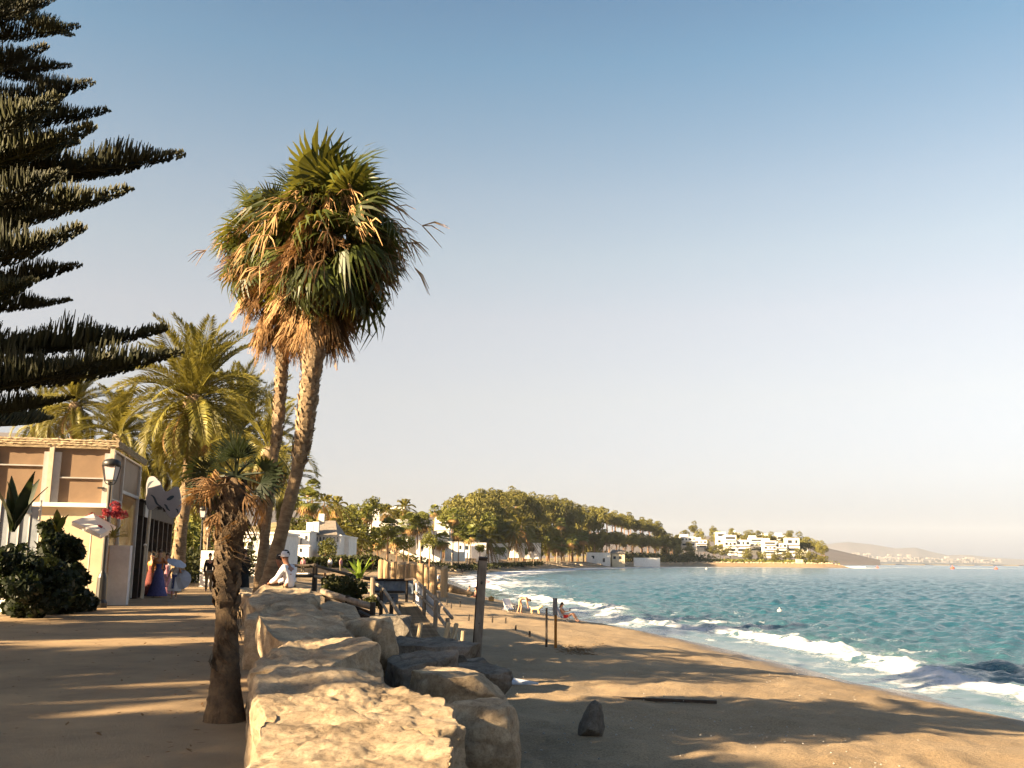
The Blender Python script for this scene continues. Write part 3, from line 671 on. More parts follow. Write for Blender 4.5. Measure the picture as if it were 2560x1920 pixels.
def date_palm(label, base, heart, nfr, ndry, s, seed, trunk_r=0.3, midpts=(), group=None, elmin=-0.9, bootn=120, fruit=False):
    r = random.Random(seed); root = empty('date_palm', base, label, 'palm tree', group)
    pts = [base - Vector((0, 0, 0.3))] + list(midpts) + [heart - Vector((0, 0, 0.3 * s))]
    tr, P, rr = trunk_obj(root, base, pts, [trunk_r * 1.25, trunk_r, trunk_r, trunk_r * 1.05, trunk_r * 1.25], seed=seed, rings=50)
    boots(root, P, rr, 0.1, 0.99, bootn, trunk_r * 0.6, seed=seed, out=0.25)
    b = MB(); b.ball((0, 0, 0), (0.5 * s, 0.5 * s, 0.6 * s), 10, 7); b.obj('crown_base', 'boots', parent=root, loc=heart - base - Vector((0, 0, 0.45 * s)), smooth=True)
    for i in range(nfr):
        f = i / nfr; el = 1.35 - (1.35 - elmin) * f + r.gauss(0, 0.08); az = i * 2.399 + r.gauss(0, 0.12)
        frond('frond', FE[0 if el > 0.7 else 1 if el > -0.1 else 2], root, heart - base + Vector((0, 0, -0.3 * f * s)), az, el, r.gauss(0, 0.25), s * r.uniform(0.82, 1.08))
    for i in range(ndry):
        az = r.uniform(0, 6.28); frond('dry_frond', FED[0], root, heart - base + Vector((0, 0, -0.5 * s)), az, r.uniform(-1.25, -0.6), r.gauss(0, 0.3), s * r.uniform(0.6, 0.9), 'hanging dry brown frond')
    return root
Yp_ = 47.0
h = at(488, 990, Yp_); bb = at(445, 1410, Yp_); bb.z = 0
date_palm('large sunlit date palm behind the portal, widest feathery crown', bb, h, 66, 30, 1.22, 11, 0.30, [at(452, 1330, Yp_), at(470, 1200, Yp_), at(484, 1090, Yp_)], elmin=-1.0)
for px, py, Yd, s_, n_, dry, lab in ((190, 1008, 62, 0.95, 40, 14, 'slim date palm above the restaurant roof, right of a shorter one'),
                                  (112, 1045, 66, 0.85, 34, 16, 'short date palm at far left above the restaurant roof'),
                                  (300, 1085, 60, 1.0, 52, 26, 'drooping date palm between the restaurant roof and the portal'),
                                  (600, 1075, 58, 1.2, 50, 30, 'dense golden date palm behind the slimmer fan palm trunk'),
                                  (520, 1180, 66, 1.1, 44, 20, 'low date palm behind the young fan palm trunk'),
                                  (395, 1150, 70, 1.0, 46, 20, 'shaded date palm left of the large date palm trunk'),
                                  (700, 1200, 75, 0.9, 34, 6, 'small date palm between the two tall trunks')):
    h = at(px, py, Yd); date_palm(lab, Vector((h.x + 0.4, Yd, 0)), h, n_, dry, s_, int(px), 0.24, (), 'date palms behind the buildings', -1.1, 70)
# thin palm beside the left trunk, its crown hidden in the date palms
h = at(672, 1120, 30); bb = at(655, 1500, 30); bb.z = 0
date_palm('thin dark-barked palm directly left of the slimmer fan palm trunk', bb, h, 26, 26, 0.55, 77, 0.15, (), None, -1.2, 60)

# small background palms (one crown mesh each)
def small_crown(name, seed, fan=True, n=34):
    r = random.Random(seed); b = MB()
    for i in range(n):
        f = i / n; el = 1.3 - 2.4 * f + r.gauss(0, 0.12); az = i * 2.399; L = r.uniform(0.85, 1.15)
        d = Vector((math.cos(az) * math.cos(el), math.sin(az) * math.cos(el), math.sin(el))); sd = Vector((-math.sin(az), math.cos(az), 0))
        if fan:
            c = d * L * 0.5
            for k in range(9):
                a = (k - 4) * 0.33; q = (d * math.cos(a) + sd * math.sin(a)) * L * 0.6
                e = c + q + Vector((0, 0, -0.25 * L)); mdl = c + q * 0.55; wv = sd.cross(q).cross(q).normalized() * 0.06
                b.cur = 0 if f < 0.78 else 1; b.add([c, mdl + wv, e, mdl - wv], [(0, 1, 2, 3)])
        else:
            for k in range(14):
                t = 0.2 + 0.8 * k / 14; c = d * L * 1.5 * t + Vector((0, 0, -0.8 * t * t))
                for s_ in (-1, 1):
                    e = c + (sd * s_ * 0.8 + d * 0.6).normalized() * 0.42 * math.sin(0.3 + 2.6 * t) + Vector((0, 0, -0.1)); wv = d * 0.06
                    b.cur = 0 if f < 0.75 else 1; b.add([c, (c + e) / 2 + wv, e, (c + e) / 2 - wv], [(0, 1, 2, 3)])
    return b.mesh(name, 'feather' if not fan else 'fan_palm_far', 'feather_dry')
M['fan_palm_far'] = mat('far_palm_leaves', (0.17, 0.17, 0.035), (0.09, 0.105, 0.025), 0.5, 1.0, trans=(0.15, 0.15, 0.02), objvar=0.3)
SC = [small_crown('far_crown', s, f) for s, f in ((1, True), (2, True), (3, False), (4, False))]
def tr_mesh(name, m, r0, r1, n=6, bend=0.03, seed=0):
    r = random.Random(seed); b = MB()
    b.tube([(0, 0, -0.1)] + [(bend * math.sin(t * 3), bend * t, t) for t in (0.25, 0.5, 0.75)] + [(0, bend, 1)], [r0, r0 * 0.8, r0 * 0.75, r0 * 0.75, r1], n)
    return b.mesh(name, m, smooth=True)
TP = [tr_mesh('far_palm_trunk', 'trunk', 1, 0.8, 6, 0.03, 1), tr_mesh('far_palm_trunk', 'pine_bark', 1, 0.7, 6, 0.05, 2)]
def far_palm(px, pytop, pybase, Yd, rc, kind, label, group):
    h = at(px, pytop, Yd); bz = at(px, pybase, Yd).z
    root = empty('far_palm', (h.x, Yd, bz), label, 'palm tree', group)
    H = h.z - bz; o = link('trunk', TP[kind % 2], root, (0, 0, 0), (0, 0, px % 6.28)); o.scale = (0.2, 0.2, H)
    o = link('crown', SC[kind], root, (0, 0, H), (0, 0, px % 5), (rc, rc, rc * 1.1))
    return root

# ------------------------------------------------------------------ broad trees and pines in leaf-clump crowns
def clumps(name, m, blobs, nleaf, size, seed, flat=1.0, m2=None):
    r = np.random.default_rng(seed); tot = sum((a * b_ * c_) ** (2 / 3) for _, (a, b_, c_) in blobs)
    V = []; Fc = []
    for (cx, cy_, cz), (a, b_, c_) in blobs:
        k = max(8, int(nleaf * (a * b_ * c_) ** (2 / 3) / tot))
        u = r.normal(size=(k, 3)); u /= np.linalg.norm(u, axis=1)[:, None]; rr_ = 0.55 + 0.5 * r.random((k, 1)) ** 0.5
        rr_ = rr_ * (1 + 0.22 * NZ(u[:, 0] * 2 + cx * 3, u[:, 1] * 2 + cy_, u[:, 2] * 2 + cz))[:, None]
        c = u * rr_ * np.array([a, b_, c_]) + np.array([cx, cy_, cz])
        t1 = r.normal(size=(k, 3)); t1 /= np.linalg.norm(t1, axis=1)[:, None]; t2 = np.cross(t1, r.normal(size=(k, 3))); t2 /= np.linalg.norm(t2, axis=1)[:, None]
        s = size * (0.6 + 0.8 * r.random((k, 1))); t1 = t1 * s; t2 = t2 * s * 0.55
        V.append(np.stack([c - t1, c + t2, c + t1, c - t2], 1).reshape(-1, 3))
    V = np.concatenate(V); n = len(V) // 4
    me = bpy.data.meshes.new(name); me.vertices.add(len(V)); me.vertices.foreach_set('co', V.astype(np.float32).ravel())
    me.loops.add(n * 4); me.loops.foreach_set('vertex_index', np.arange(n * 4, dtype=np.int32)); me.polygons.add(n)
    me.polygons.foreach_set('loop_start', np.arange(0, n * 4, 4, dtype=np.int32)); me.polygons.foreach_set('loop_total', np.full(n, 4, np.int32))
    me.materials.append(M[m]); me.update(); me.validate(); return me
def rblobs(seed, n, ext, rad, zc=0.0, shape='round'):
    r = random.Random(seed); out = []
    for i in range(n):
        while True:
            p = Vector((r.uniform(-1, 1), r.uniform(-1, 1), r.uniform(-1, 1)))
            if p.length < 1: break
        if shape == 'pine': p.z = p.z * (1 - 0.45 * Vector((p.x, p.y)).length)
        q = rad * r.uniform(0.6, 1.2); out.append(((p.x * ext[0], p.y * ext[1], p.z * ext[2] + zc), (q, q, q * 0.72)))
    return out
PC = [clumps('pine_crown', 'pine', rblobs(s, 17, (2.9, 2.9, 3.2), 1.35, 0, 'pine'), 2300, 0.24, s) for s in (1, 2, 3, 4)]
EC = [clumps('tall_crown', 'pine', rblobs(s, 22, (3.0, 3.0, 6.2), 1.3), 2800, 0.24, s) for s in (5, 6, 7)]
BC = [clumps('bush_crown', 'bush', rblobs(s, 14, (1.0, 1.0, 0.7), 0.5), 1300, 0.10, s) for s in (8, 9, 10)]
def limb_trunk(name, seed, H=1.0, m='pine_bark'):
    r = random.Random(seed); b = MB(); b.tube([(0, 0, -0.4), (0.15, 0.1, H * 0.4), (-0.1, 0.05, H * 0.75), (0.1, 0, H)], [0.3, 0.24, 0.18, 0.07], 7)
    for i in range(6):
        a = r.uniform(0, 6.28); z = H * r.uniform(0.55, 0.9); l = r.uniform(1.2, 2.6)
        b.tube([(0, 0, z), (math.cos(a) * l * 0.5, math.sin(a) * l * 0.5, z + l * 0.35), (math.cos(a) * l, math.sin(a) * l, z + l * 0.8)], [0.09, 0.06, 0.02], 5)
    return b.mesh(name, m, smooth=True)
PT = [limb_trunk('pine_trunk', s, 9.0) for s in (1, 2, 3)]
def tree(name, loc, label, cat, crown, trunk, s, zc, seed, group=None, cs=None):
    r = random.Random(seed); root = empty(name, loc, label, cat, group, r.uniform(0, 6.28)); root.scale = (s, s, s)
    link('trunk', trunk, root); link('crown', crown, root, (0, 0, zc), None, cs or 1.0)
    return root

# the wood on the headland: rows of tall pines, front rows first
tops = [(1075, 1330), (1112, 1262), (1150, 1232), (1205, 1222), (1240, 1210), (1300, 1222), (1380, 1236), (1450, 1254), (1530, 1266), (1580, 1282), (1640, 1298), (1670, 1330), (1700, 1350)]
def topline(px): return float(np.interp(px, [t[0] for t in tops], [t[1] for t in tops]))
r = random.Random(21); npine = 0
def shoreY(px):
    return float(np.interp(px, [1060, 1140, 1220, 1300, 1420, 1560, 1750, 1900, 2050, 2140], [250, 262, 346, 444, 596, 755, 932, 960, 944, 968]))
def where(px):
    if px < 1180: return 'at the left end of the wood'
    if px < 1290: return 'in the tallest part of the wood'
    if px < 1400: return 'above the long white bungalow'
    if px < 1500: return 'above the white beach club'
    if px < 1600: return 'right of the cream beach house'
    return 'at the low right end of the wood'
for row in range(6):
    px = 1085 + r.uniform(0, 14) + (70 if row == 0 else 0); f = row / 5.0
    while px < 1695:
        Yd = shoreY(px) + (125 if px < 1400 else 110 if px < 1480 else 90) + 18 * row + r.uniform(0, 12)
        top = topline(px) + (1 - f) * (1398 - topline(px)) * r.uniform(0.16, 0.34) + (r.uniform(0, 9) if row > 3 else 0)
        p = at(px, 1395, Yd); p.z = hz(p.x, p.y); zt = at(px, top, Yd).z
        s = min(2.0, max(0.7, (zt - p.z) / 12.9)); p.z = max(p.z - 0.3, zt - 12.9 * s) if row > 2 else p.z
        tall = px < 1300 and r.random() < 0.5; k = r.randrange(4)
        rowname = 'front' if row < 2 else 'middle' if row < 4 else 'skyline'
        tree('pine_tree', p, f'{rowname} row golden-green pine {where(px)}', 'pine tree', EC[k % 3] if tall else PC[k], PT[k % 3], s, 7.5 if tall else (7.6 if row in (1, 2, 3, 4) and px < 1500 else 9.9), npine, 'pines of the headland wood', (0.85, 0.85, 0.82) if tall else (1.05, 1.05, 1.75 if row in (1, 2, 3, 4) and px < 1500 else 1.0))
        npine += 1; px += r.uniform(15, 24) * (1.7 if row == 0 else 1.0)

# ------------------------------------------------------------------ far shore planting and tree groups
r = random.Random(44)
def place(px, pybase, Yd): return at(px, pybase, Yd)
# tall fan palms standing in front of the villas and bungalows: (px, crown y, base y, Y, crown radius, kind)
FP = [(782, 1220, 1330, 190, 1.9, 0), (770, 1252, 1340, 185, 2.9, 1), (810, 1258, 1345, 200, 2.4, 2), (842, 1262, 1340, 210, 2.2, 2), (920, 1285, 1350, 215, 2.0, 0),
      (945, 1345, 1402, 215, 2.6, 1), (972, 1320, 1402, 225, 2.6, 0), (993, 1340, 1402, 225, 2.6, 1), (1024, 1310, 1402, 235, 3.0, 0), (1053, 1305, 1402, 240, 3.0, 1),
      (1086, 1276, 1402, 250, 1.7, 0), (1106, 1350, 1402, 255, 2.6, 1), (1134, 1290, 1402, 262, 2.2, 0), (1147, 1330, 1402, 262, 2.5, 1), (1176, 1335, 1402, 262, 2.7, 0),
      (1222, 1345, 1400, 300, 4.0, 2), (1287, 1330, 1400, 330, 3.6, 2), (1303, 1312, 1400, 335, 4.2, 2), (1325, 1350, 1400, 340, 3.0, 3), (1395, 1362, 1400, 400, 4.0, 1),
      (1403, 1308, 1398, 405, 2.6, 0), (1430, 1350, 1398, 410, 3.0, 1), (1458, 1345, 1398, 430, 3.0, 0), (840, 1335, 1378, 175, 3.0, 3), (880, 1350, 1385, 180, 2.6, 3), (965, 1280, 1330, 290, 2.6, 2), (1012, 1268, 1320, 300, 3.0, 2), (988, 1290, 1340, 300, 2.6, 3)]
names = {0: 'tall slim fan palm', 1: 'fan palm with brown dead skirt', 2: 'feathery date palm', 3: 'bushy low date palm'}
spots = ['above the white villa roof', 'beside the villa chimneys', 'right of the villa chimneys', 'behind the villa tiled roof', 'over the green slope right of the villa', 'left-most of the promenade row at the round green tree',
         'second in the promenade row right of the round green tree', 'third in the promenade row', 'fourth in the promenade row', 'fifth in the promenade row', 'standing alone high before the hill apartments',
         'left of the first bungalow', 'over the roof of the first bungalow', 'before the first bungalow', 'left of the white dome', 'at the centre of the long bungalow', 'left of the pair over the long bungalow', 'right of the pair over the long bungalow',
         'at the right end of the long bungalow', 'right of the long bungalow', 'standing alone against the dark wood', 'before the dark wood trunks', 'left of the beach club', 'in front of the villa tiled roof', 'at the right end of the villa',
         'among the hill houses on the left', 'among the hill houses in the middle', 'below the hill houses']
for i, (px, pt, pb, Yd, rc, k) in enumerate(FP):
    if px > 1200: rc *= (shoreY(px) + 60) / Yd; Yd = shoreY(px) + 60
    elif px > 940 and pb > 1395: rc *= 1.18; Yd *= 1.18
    bz = hz(at(px, pb, Yd).x, Yd); far_palm(px, pt, pb, Yd, rc, k, names[k] + ' ' + spots[i], 'palms along the far shore')
# leafy trees and shrubs of the left slope
BT = [(905, 1345, 210, 5.5, 'round bright green tree over the promenade palms'), (880, 1300, 230, 5.0, 'olive green tree on the slope right of the villa'), (835, 1300, 225, 5.5, 'dark green tree behind the villa roof'),
      (930, 1262, 260, 3.6, 'tall brownish tree at the top of the slope'), (905, 1275, 260, 4.2, 'brown-green tree left of the tallest slope tree'), (860, 1278, 250, 4.0, 'yellow-green tree on the skyline of the slope'),
      (970, 1330, 235, 3.0, 'green shrub under the promenade palms'), (1010, 1355, 235, 3.2, 'dark shrub between two promenade palms'), (740, 1310, 160, 3.4, 'shrub tree beside the leaning palm trunk'),
      (1000, 1290, 300, 3.6, 'small tree among the hill houses'), (960, 1268, 310, 3.0, 'low tree left of the hill houses'), (1045, 1295, 280, 3.6, 'green tree right of the hill houses'), (1075, 1350, 250, 3.0, 'round tree beside the first bungalow'),
      (860, 1335, 195, 3.0, 'low tree at the right corner of the villa roof'), (780, 1345, 160, 1.8, 'dark shrub in front of the white villa'), (815, 1368, 150, 2.2, 'dark hedge shrub below the villa terrace'),
      (1200, 1368, 330, 4.5, 'yellow-green bush before the white dome'), (1250, 1375, 335, 4.5, 'bright bush before the long bungalow'), (1310, 1378, 345, 4.0, 'bush before the right end of the long bungalow'), (1350, 1385, 360, 3.5, 'low bush at the bungalow garden end'),
      (1165, 1320, 320, 7.0, 'light green tree at the left foot of the wood'), (1210, 1310, 360, 8.0, 'feathery olive tree over the long bungalow'), (1265, 1325, 380, 8.0, 'wide olive tree over the bungalow roof'),
      (1130, 1290, 330, 7.0, 'tall loose tree at the left edge of the wood'), (1360, 1345, 460, 8.0, 'shrub mass below the wood trunks'), (1410, 1375, 480, 6.0, 'yellow garden tree left of the beach club')]
for i, (px, py, Yd, rad_, lab) in enumerate(BT):
    if px > 1150: rad_ *= (0.62 if py > 1360 else 1.0) * (shoreY(px) + 45) / Yd; Yd = shoreY(px) + (72 if py > 1360 else 115)
    c = at(px, py, Yd); g0 = max(hz(c.x, Yd), c.z - 6.5) ; root = empty('broad_tree', (c.x, Yd, g0), lab, 'tree', 'trees on the left slope', i)
    H = max(c.z - g0, 0.5); o = link('trunk', TP[1], root); o.scale = (0.22, 0.22, H)
    o = link('crown', BC[i % 3], root, (0, 0, H)); o.scale = (rad_ * 0.72, rad_ * 0.72, rad_ * 0.75)
# trees of the far apartment hill
AT = [(1655, 1340, 7), (1672, 1350, 7), (1690, 1352, 6), (1708, 1337, 6), (1645, 1360, 7), (1665, 1375, 6), (1690, 1378, 6), (1722, 1380, 6), (1700, 1345, 6), (1735, 1318, 7), (1750, 1335, 6), (1720, 1368, 6), (1790, 1340, 9), (1760, 1355, 7), (1783, 1325, 5), (1830, 1330, 5), (1845, 1340, 6), (1865, 1345, 8), (1880, 1342, 8), (1900, 1338, 6), (1915, 1348, 8), (1930, 1345, 7),
      (1960, 1352, 8), (1978, 1342, 8), (1985, 1365, 9), (1998, 1350, 9), (2010, 1362, 8), (2025, 1358, 8), (2040, 1362, 7), (2052, 1368, 7), (2060, 1372, 6), (1870, 1385, 7), (1905, 1388, 6), (1940, 1390, 6), (1970, 1388, 6), (2000, 1388, 8), (2030, 1390, 7), (2055, 1394, 6), (1810, 1380, 5), (1785, 1375, 6), (1800, 1366, 5), (1826, 1372, 5), (1838, 1350, 4), (1856, 1369, 5), (1866, 1360, 5), (1895, 1370, 5), (1905, 1360, 4), (1922, 1367, 5), (1936, 1373, 5), (1950, 1366, 5), (1965, 1371, 5), (1816, 1346, 3.5), (1890, 1350, 4), (1926, 1346, 3.5), (1770, 1373, 5), (1716, 1356, 4), (1745, 1361, 4)]
for i, (px, py, rad_) in enumerate(AT):
    Yd = shoreY(px) + 60 + (1395 - py) * 2.2; c = at(px, py, Yd); g0 = min(c.z - 2, max(hz(c.x, Yd), c.z - 13))
    spot = 'left of the hill apartments' if px < 1770 else 'among the white hill apartments' if px < 1960 else 'on the right point beyond the apartments'
    lv = 'skyline' if py < 1350 else 'mid-slope' if py < 1370 else 'low shore'
    tree('shore_tree', Vector((c.x, Yd, g0)), f'{lv} olive green tree {spot}', 'tree', PC[i % 4], PT[i % 3], 1.0, c.z - g0, i, 'trees of the apartment hill', rad_ / 3.6 * 1.1)
# hedge and ground cover seen as masses
def mass(name, pts, wdt, hgt, n, size, m, label, seed):
    g = np.random.default_rng(seed); V = []
    for a, b in zip(pts[:-1], pts[1:]):
        a = Vector(a); b = Vector(b); k = int(n * (b - a).length / sum((Vector(q) - Vector(p)).length for p, q in zip(pts[:-1], pts[1:])))
        t = g.random((k, 1)); c = np.array(a) * (1 - t) + np.array(b) * t
        c[:, 0] += g.normal(size=k) * wdt * 0.4; c[:, 1] += g.normal(size=k) * wdt * 0.4; c[:, 2] += hgt * g.random(k) ** 0.8 * (0.8 + 0.25 * fbm(c[:, 0] * 0.5, c[:, 1] * 0.5))
        t1 = g.normal(size=(k, 3)); t1 /= np.linalg.norm(t1, axis=1)[:, None]; t2 = np.cross(t1, g.normal(size=(k, 3))); t2 /= np.linalg.norm(t2, axis=1)[:, None]
        s = size * (0.6 + 0.8 * g.random((k, 1))); V.append(np.stack([c - t1 * s, c + t2 * s * .6, c + t1 * s, c - t2 * s * .6], 1).reshape(-1, 3))
    V = np.concatenate(V); me = bpy.data.meshes.new(name); n4 = len(V) // 4
    me.from_pydata(V.tolist(), [], np.arange(n4 * 4).reshape(-1, 4).tolist()); me.materials.append(M[m]); me.update()
    return tag(link(name, me), label, name.replace('_', ' '), kind='stuff')
hp = [at(700, 1402, 120), at(800, 1402, 125), at(935, 1402, 130)]
for q in hp: q.z = 0.2
mass('hedge', hp, 2.5, 1.9, 9000, 0.22, 'hedge', 'long clipped dark hedge below the white villa', 1)
hp = [at(1000, 1402, 285), at(1120, 1402, 305), at(1170, 1402, shoreY(1170) + 52), at(1240, 1402, shoreY(1240) + 56), at(1350, 1402, shoreY(1350) + 58)]
for q in hp: q.z = hz(q.x, q.y) - 0.2
mass('shrub_border', hp, 5, 2.4, 6000, 0.4, 'hedge', 'dark shrub border in front of the bungalows', 2)
hp = [at(1540, 1400, 780), at(1620, 1400, 860), at(1700, 1400, 940), at(1780, 1400, 990)]
for q in hp: q.y += 46; q.z = hz(q.x, q.y)
mass('undergrowth', hp, 26, 9, 5000, 1.2, 'hedge', 'dark undergrowth right of the beach club', 3)
hp = [at(1780, 1400, 1000), at(1900, 1400, 1020), at(2060, 1400, 1000)]
for q in hp: q.y += 25; q.z = hz(q.x, q.y)
mass('dune_scrub', hp, 24, 4, 5000, 1.0, 'bush', 'yellow-green dune scrub under the hill apartments', 4)

# ------------------------------------------------------------------ araucaria at the left edge
def ara_branch(name, seed, L=4.2, n=700, wl=0.50):
    r = random.Random(seed); b = MB(); P = [Vector((L * t, 0, -0.35 * math.sin(t * 2.6) * 0.6 + 0.42 * t * t)) for t in [i / 14 for i in range(15)]]
    b.tube(P, [0.055 * (1 - 0.9 * i / 14) for i in range(15)], 5)
    for k in range(n):
        t = 0.12 + 0.88 * (k / n); f = t * 14; j = min(int(f), 13); c = P[j].lerp(P[j + 1], f - j)
        l = wl * (1.0 - 0.82 * max(0, (t - 0.62) / 0.38) ** 1.3) * r.uniform(0.6, 1.15) * (0.8 + 0.25 * math.sin(t * 17 + seed))
        s_ = r.choice((-1, 1)); sp = abs(r.gauss(0, 0.42)) * s_
        o = Vector((0.22 + r.gauss(0, 0.12), sp, 1.0)).normalized()
        off = Vector((0, s_ * r.uniform(0, 0.75) * (1 - t * 0.85), 0)); q = c + off
        e = q + o * l + Vector((0, 0, 0.02)); mdl = q + o * l * 0.5 + Vector((r.gauss(0, 0.02), 0, -0.01))
        b.tube([q, mdl, e], [0.013, 0.019, 0.006], 3, cap=False)
    for k in range(16):
        t = 0.15 + 0.6 * k / 16; c = P[int(t * 14)]; s_ = 1 if k % 2 else -1; b.tube([c, c + Vector((0.25, s_ * 0.5 * (1 - t), 0.03))], [0.018, 0.006], 4)
    return b.mesh(name, 'ara')
AB = [ara_branch('araucaria_branch', s) for s in (1, 2, 3)]
Ya = 12.5; ta = at(-330, 1500, Ya)
ab = Vector((ta.x, Ya, 0.0))
root = empty('araucaria', ab, 'tall dark araucaria with flat tiers of upswept branchlets at the left edge', 'conifer tree')
b = MB(); b.tube([(0, 0, -0.2), (0.05, 0, 4), (0, 0, 9), (0.03, 0, 11.5), (0, 0, 13.6)], [0.34, 0.28, 0.18, 0.09, 0.03], 14); b.obj('trunk', 'bark', parent=root, smooth=True)
r = random.Random(9)
def abr(tip_px, tip_py, Yb_, k, bl=4.2):
    tip = at(tip_px, tip_py, Yb_) - ab; z0 = tip.z - 0.16 * bl; d = Vector((tip.x, tip.y)); L = d.length / 4.2
    o = link('branch', AB[k], root, (0, 0, tip.z - 0.38 * L), (0, 0, math.atan2(d.y, d.x)), (L, min(1.15, L), min(1.05, L))); return o
TIPS = [(235, 198, 12.2), (272, 270, 12.6), (236, 308, 11.6), (462, 377, 12.8), (326, 463, 12.0), (210, 560, 11.5), (202, 655, 12.2), (178, 745, 12.9), (418, 815, 12.7), (456, 868, 12.1), (182, 988, 12.6),
        (120, 110, 12), (200, 60, 12.6), (150, -20, 12.0), (300, -60, 12.7), (90, 690, 11.5), (150, 230, 11.2), (120, 340, 11.8), (160, 420, 11.3), (230, 500, 12.4), (140, 520, 11.9), (250, 420, 12.9), (100, 480, 12.2), (200, 350, 12.5), (180, 160, 12.9), (250, 838, 12.9), (280, 885, 11.7), (330, 420, 13.1), (90, 930, 12.0)]
for i, (px, py, yy) in enumerate(TIPS): abr(px, py, yy, i % 3)
for i in range(66):                                   # the rest of the tiers round the trunk
    z = 2.6 + 10.6 * (i / 66.0); L = (1.05 - 0.72 * (z / 13.4) ** 1.8) * r.uniform(0.75, 1.0); az = i * 2.399 + r.gauss(0, 0.2)
    dx = math.cos(az) * L * 4.2
    if dx > 1.2 and math.cos(az) > 0.3: L *= 0.62
    if math.cos(az) > 0.15 and z < 8.2: continue
    link('branch', AB[i % 3], root, (0, 0, z), (0, 0, az), (L, L, L))

# unseen trees outside the left edge, placed to throw the long shadows
OT = [(-23, -2.6, 1.0), (-27.5, 0.6, 1.05), (-18.5, 7.5, 0.9), (-15.5, 18.5, 0.75), (-17.5, 22.5, 0.8), (-23, 12, 0.95), (-24.5, 1.5, 0.8), (-31, 2.5, 1.0), (-36, 6, 1.2), (-40, -4, 1.3)]
for i, (x, y, s) in enumerate(OT):
    root = tree('pine_tree', Vector((x, y, 0)), f'broad unseen shade pine outside the left edge, {["first", "second", "third", "fourth", "fifth", "sixth", "seventh", "eighth", "ninth", "tenth", "eleventh", "twelfth", "thirteenth", "fourteenth", "fifteenth", "sixteenth", "seventeenth"][i]} from the camera side', 'pine tree', PC[i % 4], PT[i % 3], s, 9.0, i + 60, 'unseen shade pines left of the promenade', 1.05)

# ------------------------------------------------------------------ boulders
def boulder_mesh(name, size, seed, m='stone', sub=48, sq=0.55, facets=9, rough=0.06, flat=True):
    r = np.random.default_rng(seed); n = sub
    faces = []; P = []
    u = np.linspace(-1, 1, n); A, B = np.meshgrid(u, u, indexing='ij'); one = np.ones_like(A); base = 0; Q = []
    for a, b, c in ((A, B, one), (B, A, -one), (one, A, B), (-one, B, A), (B, one, A), (A, -one, B)):
        P.append(np.stack([a, b, c], -1).reshape(-1, 3)); idx = np.arange(n * n).reshape(n, n) + base; base += n * n
        Q.append(np.stack([idx[:-1, :-1], idx[1:, :-1], idx[1:, 1:], idx[:-1, 1:]], -1).reshape(-1, 4))
    P = np.concatenate(P); Q = np.concatenate(Q)
    sph = P / np.linalg.norm(P, axis=1)[:, None]; P = P * sq + sph * (1 - sq)
    for k in range(facets):
        d = r.normal(size=3); d[2] *= 0.6; d /= np.linalg.norm(d); h = r.uniform(0.66, 0.9)
        if flat and k == 0: d = np.array([r.normal() * 0.08, r.normal() * 0.06, 1.0]); d /= np.linalg.norm(d); h = 0.62
        s = P @ d - h; s = np.maximum(s, 0); P = P - s[:, None] * d * 0.93
    P = P * np.array(size) / 2
    nr = sph; f = 2.6
    disp = rough * 0.5 * fbm(P[:, 0] * f + seed, P[:, 1] * f, P[:, 2] * f, 5, 0.55) + rough * 0.8 * np.minimum(0, np.abs(fbm(P[:, 0] * 1.1 + seed * 3, P[:, 1] * 1.1 + 5, P[:, 2] * 2.2, 3)) - 0.22)
    P = P + nr * disp[:, None] * 1.4
    me = bpy.data.meshes.new(name); me.vertices.add(len(P)); me.vertices.foreach_set('co', P.astype(np.float32).ravel())
    me.loops.add(Q.size); me.loops.foreach_set('vertex_index', Q.ravel().astype(np.int32)); me.polygons.add(len(Q))
    me.polygons.foreach_set('loop_start', np.arange(0, Q.size, 4, dtype=np.int32)); me.polygons.foreach_set('loop_total', np.full(len(Q), 4, np.int32))
    me.polygons.foreach_set('use_smooth', np.ones(len(Q), bool)); me.materials.append(M[m]); me.update(); me.validate(); return me
def boulder(c, size, rz, seed, label, m='stone', sub=44, rx=0.0, ry=0.0, **k):
    o = link('boulder', boulder_mesh('boulder', size, seed, m, sub, **k), None, c, (rx, ry, rz)); return tag(o, label, 'boulder', 'boulders of the sea wall')
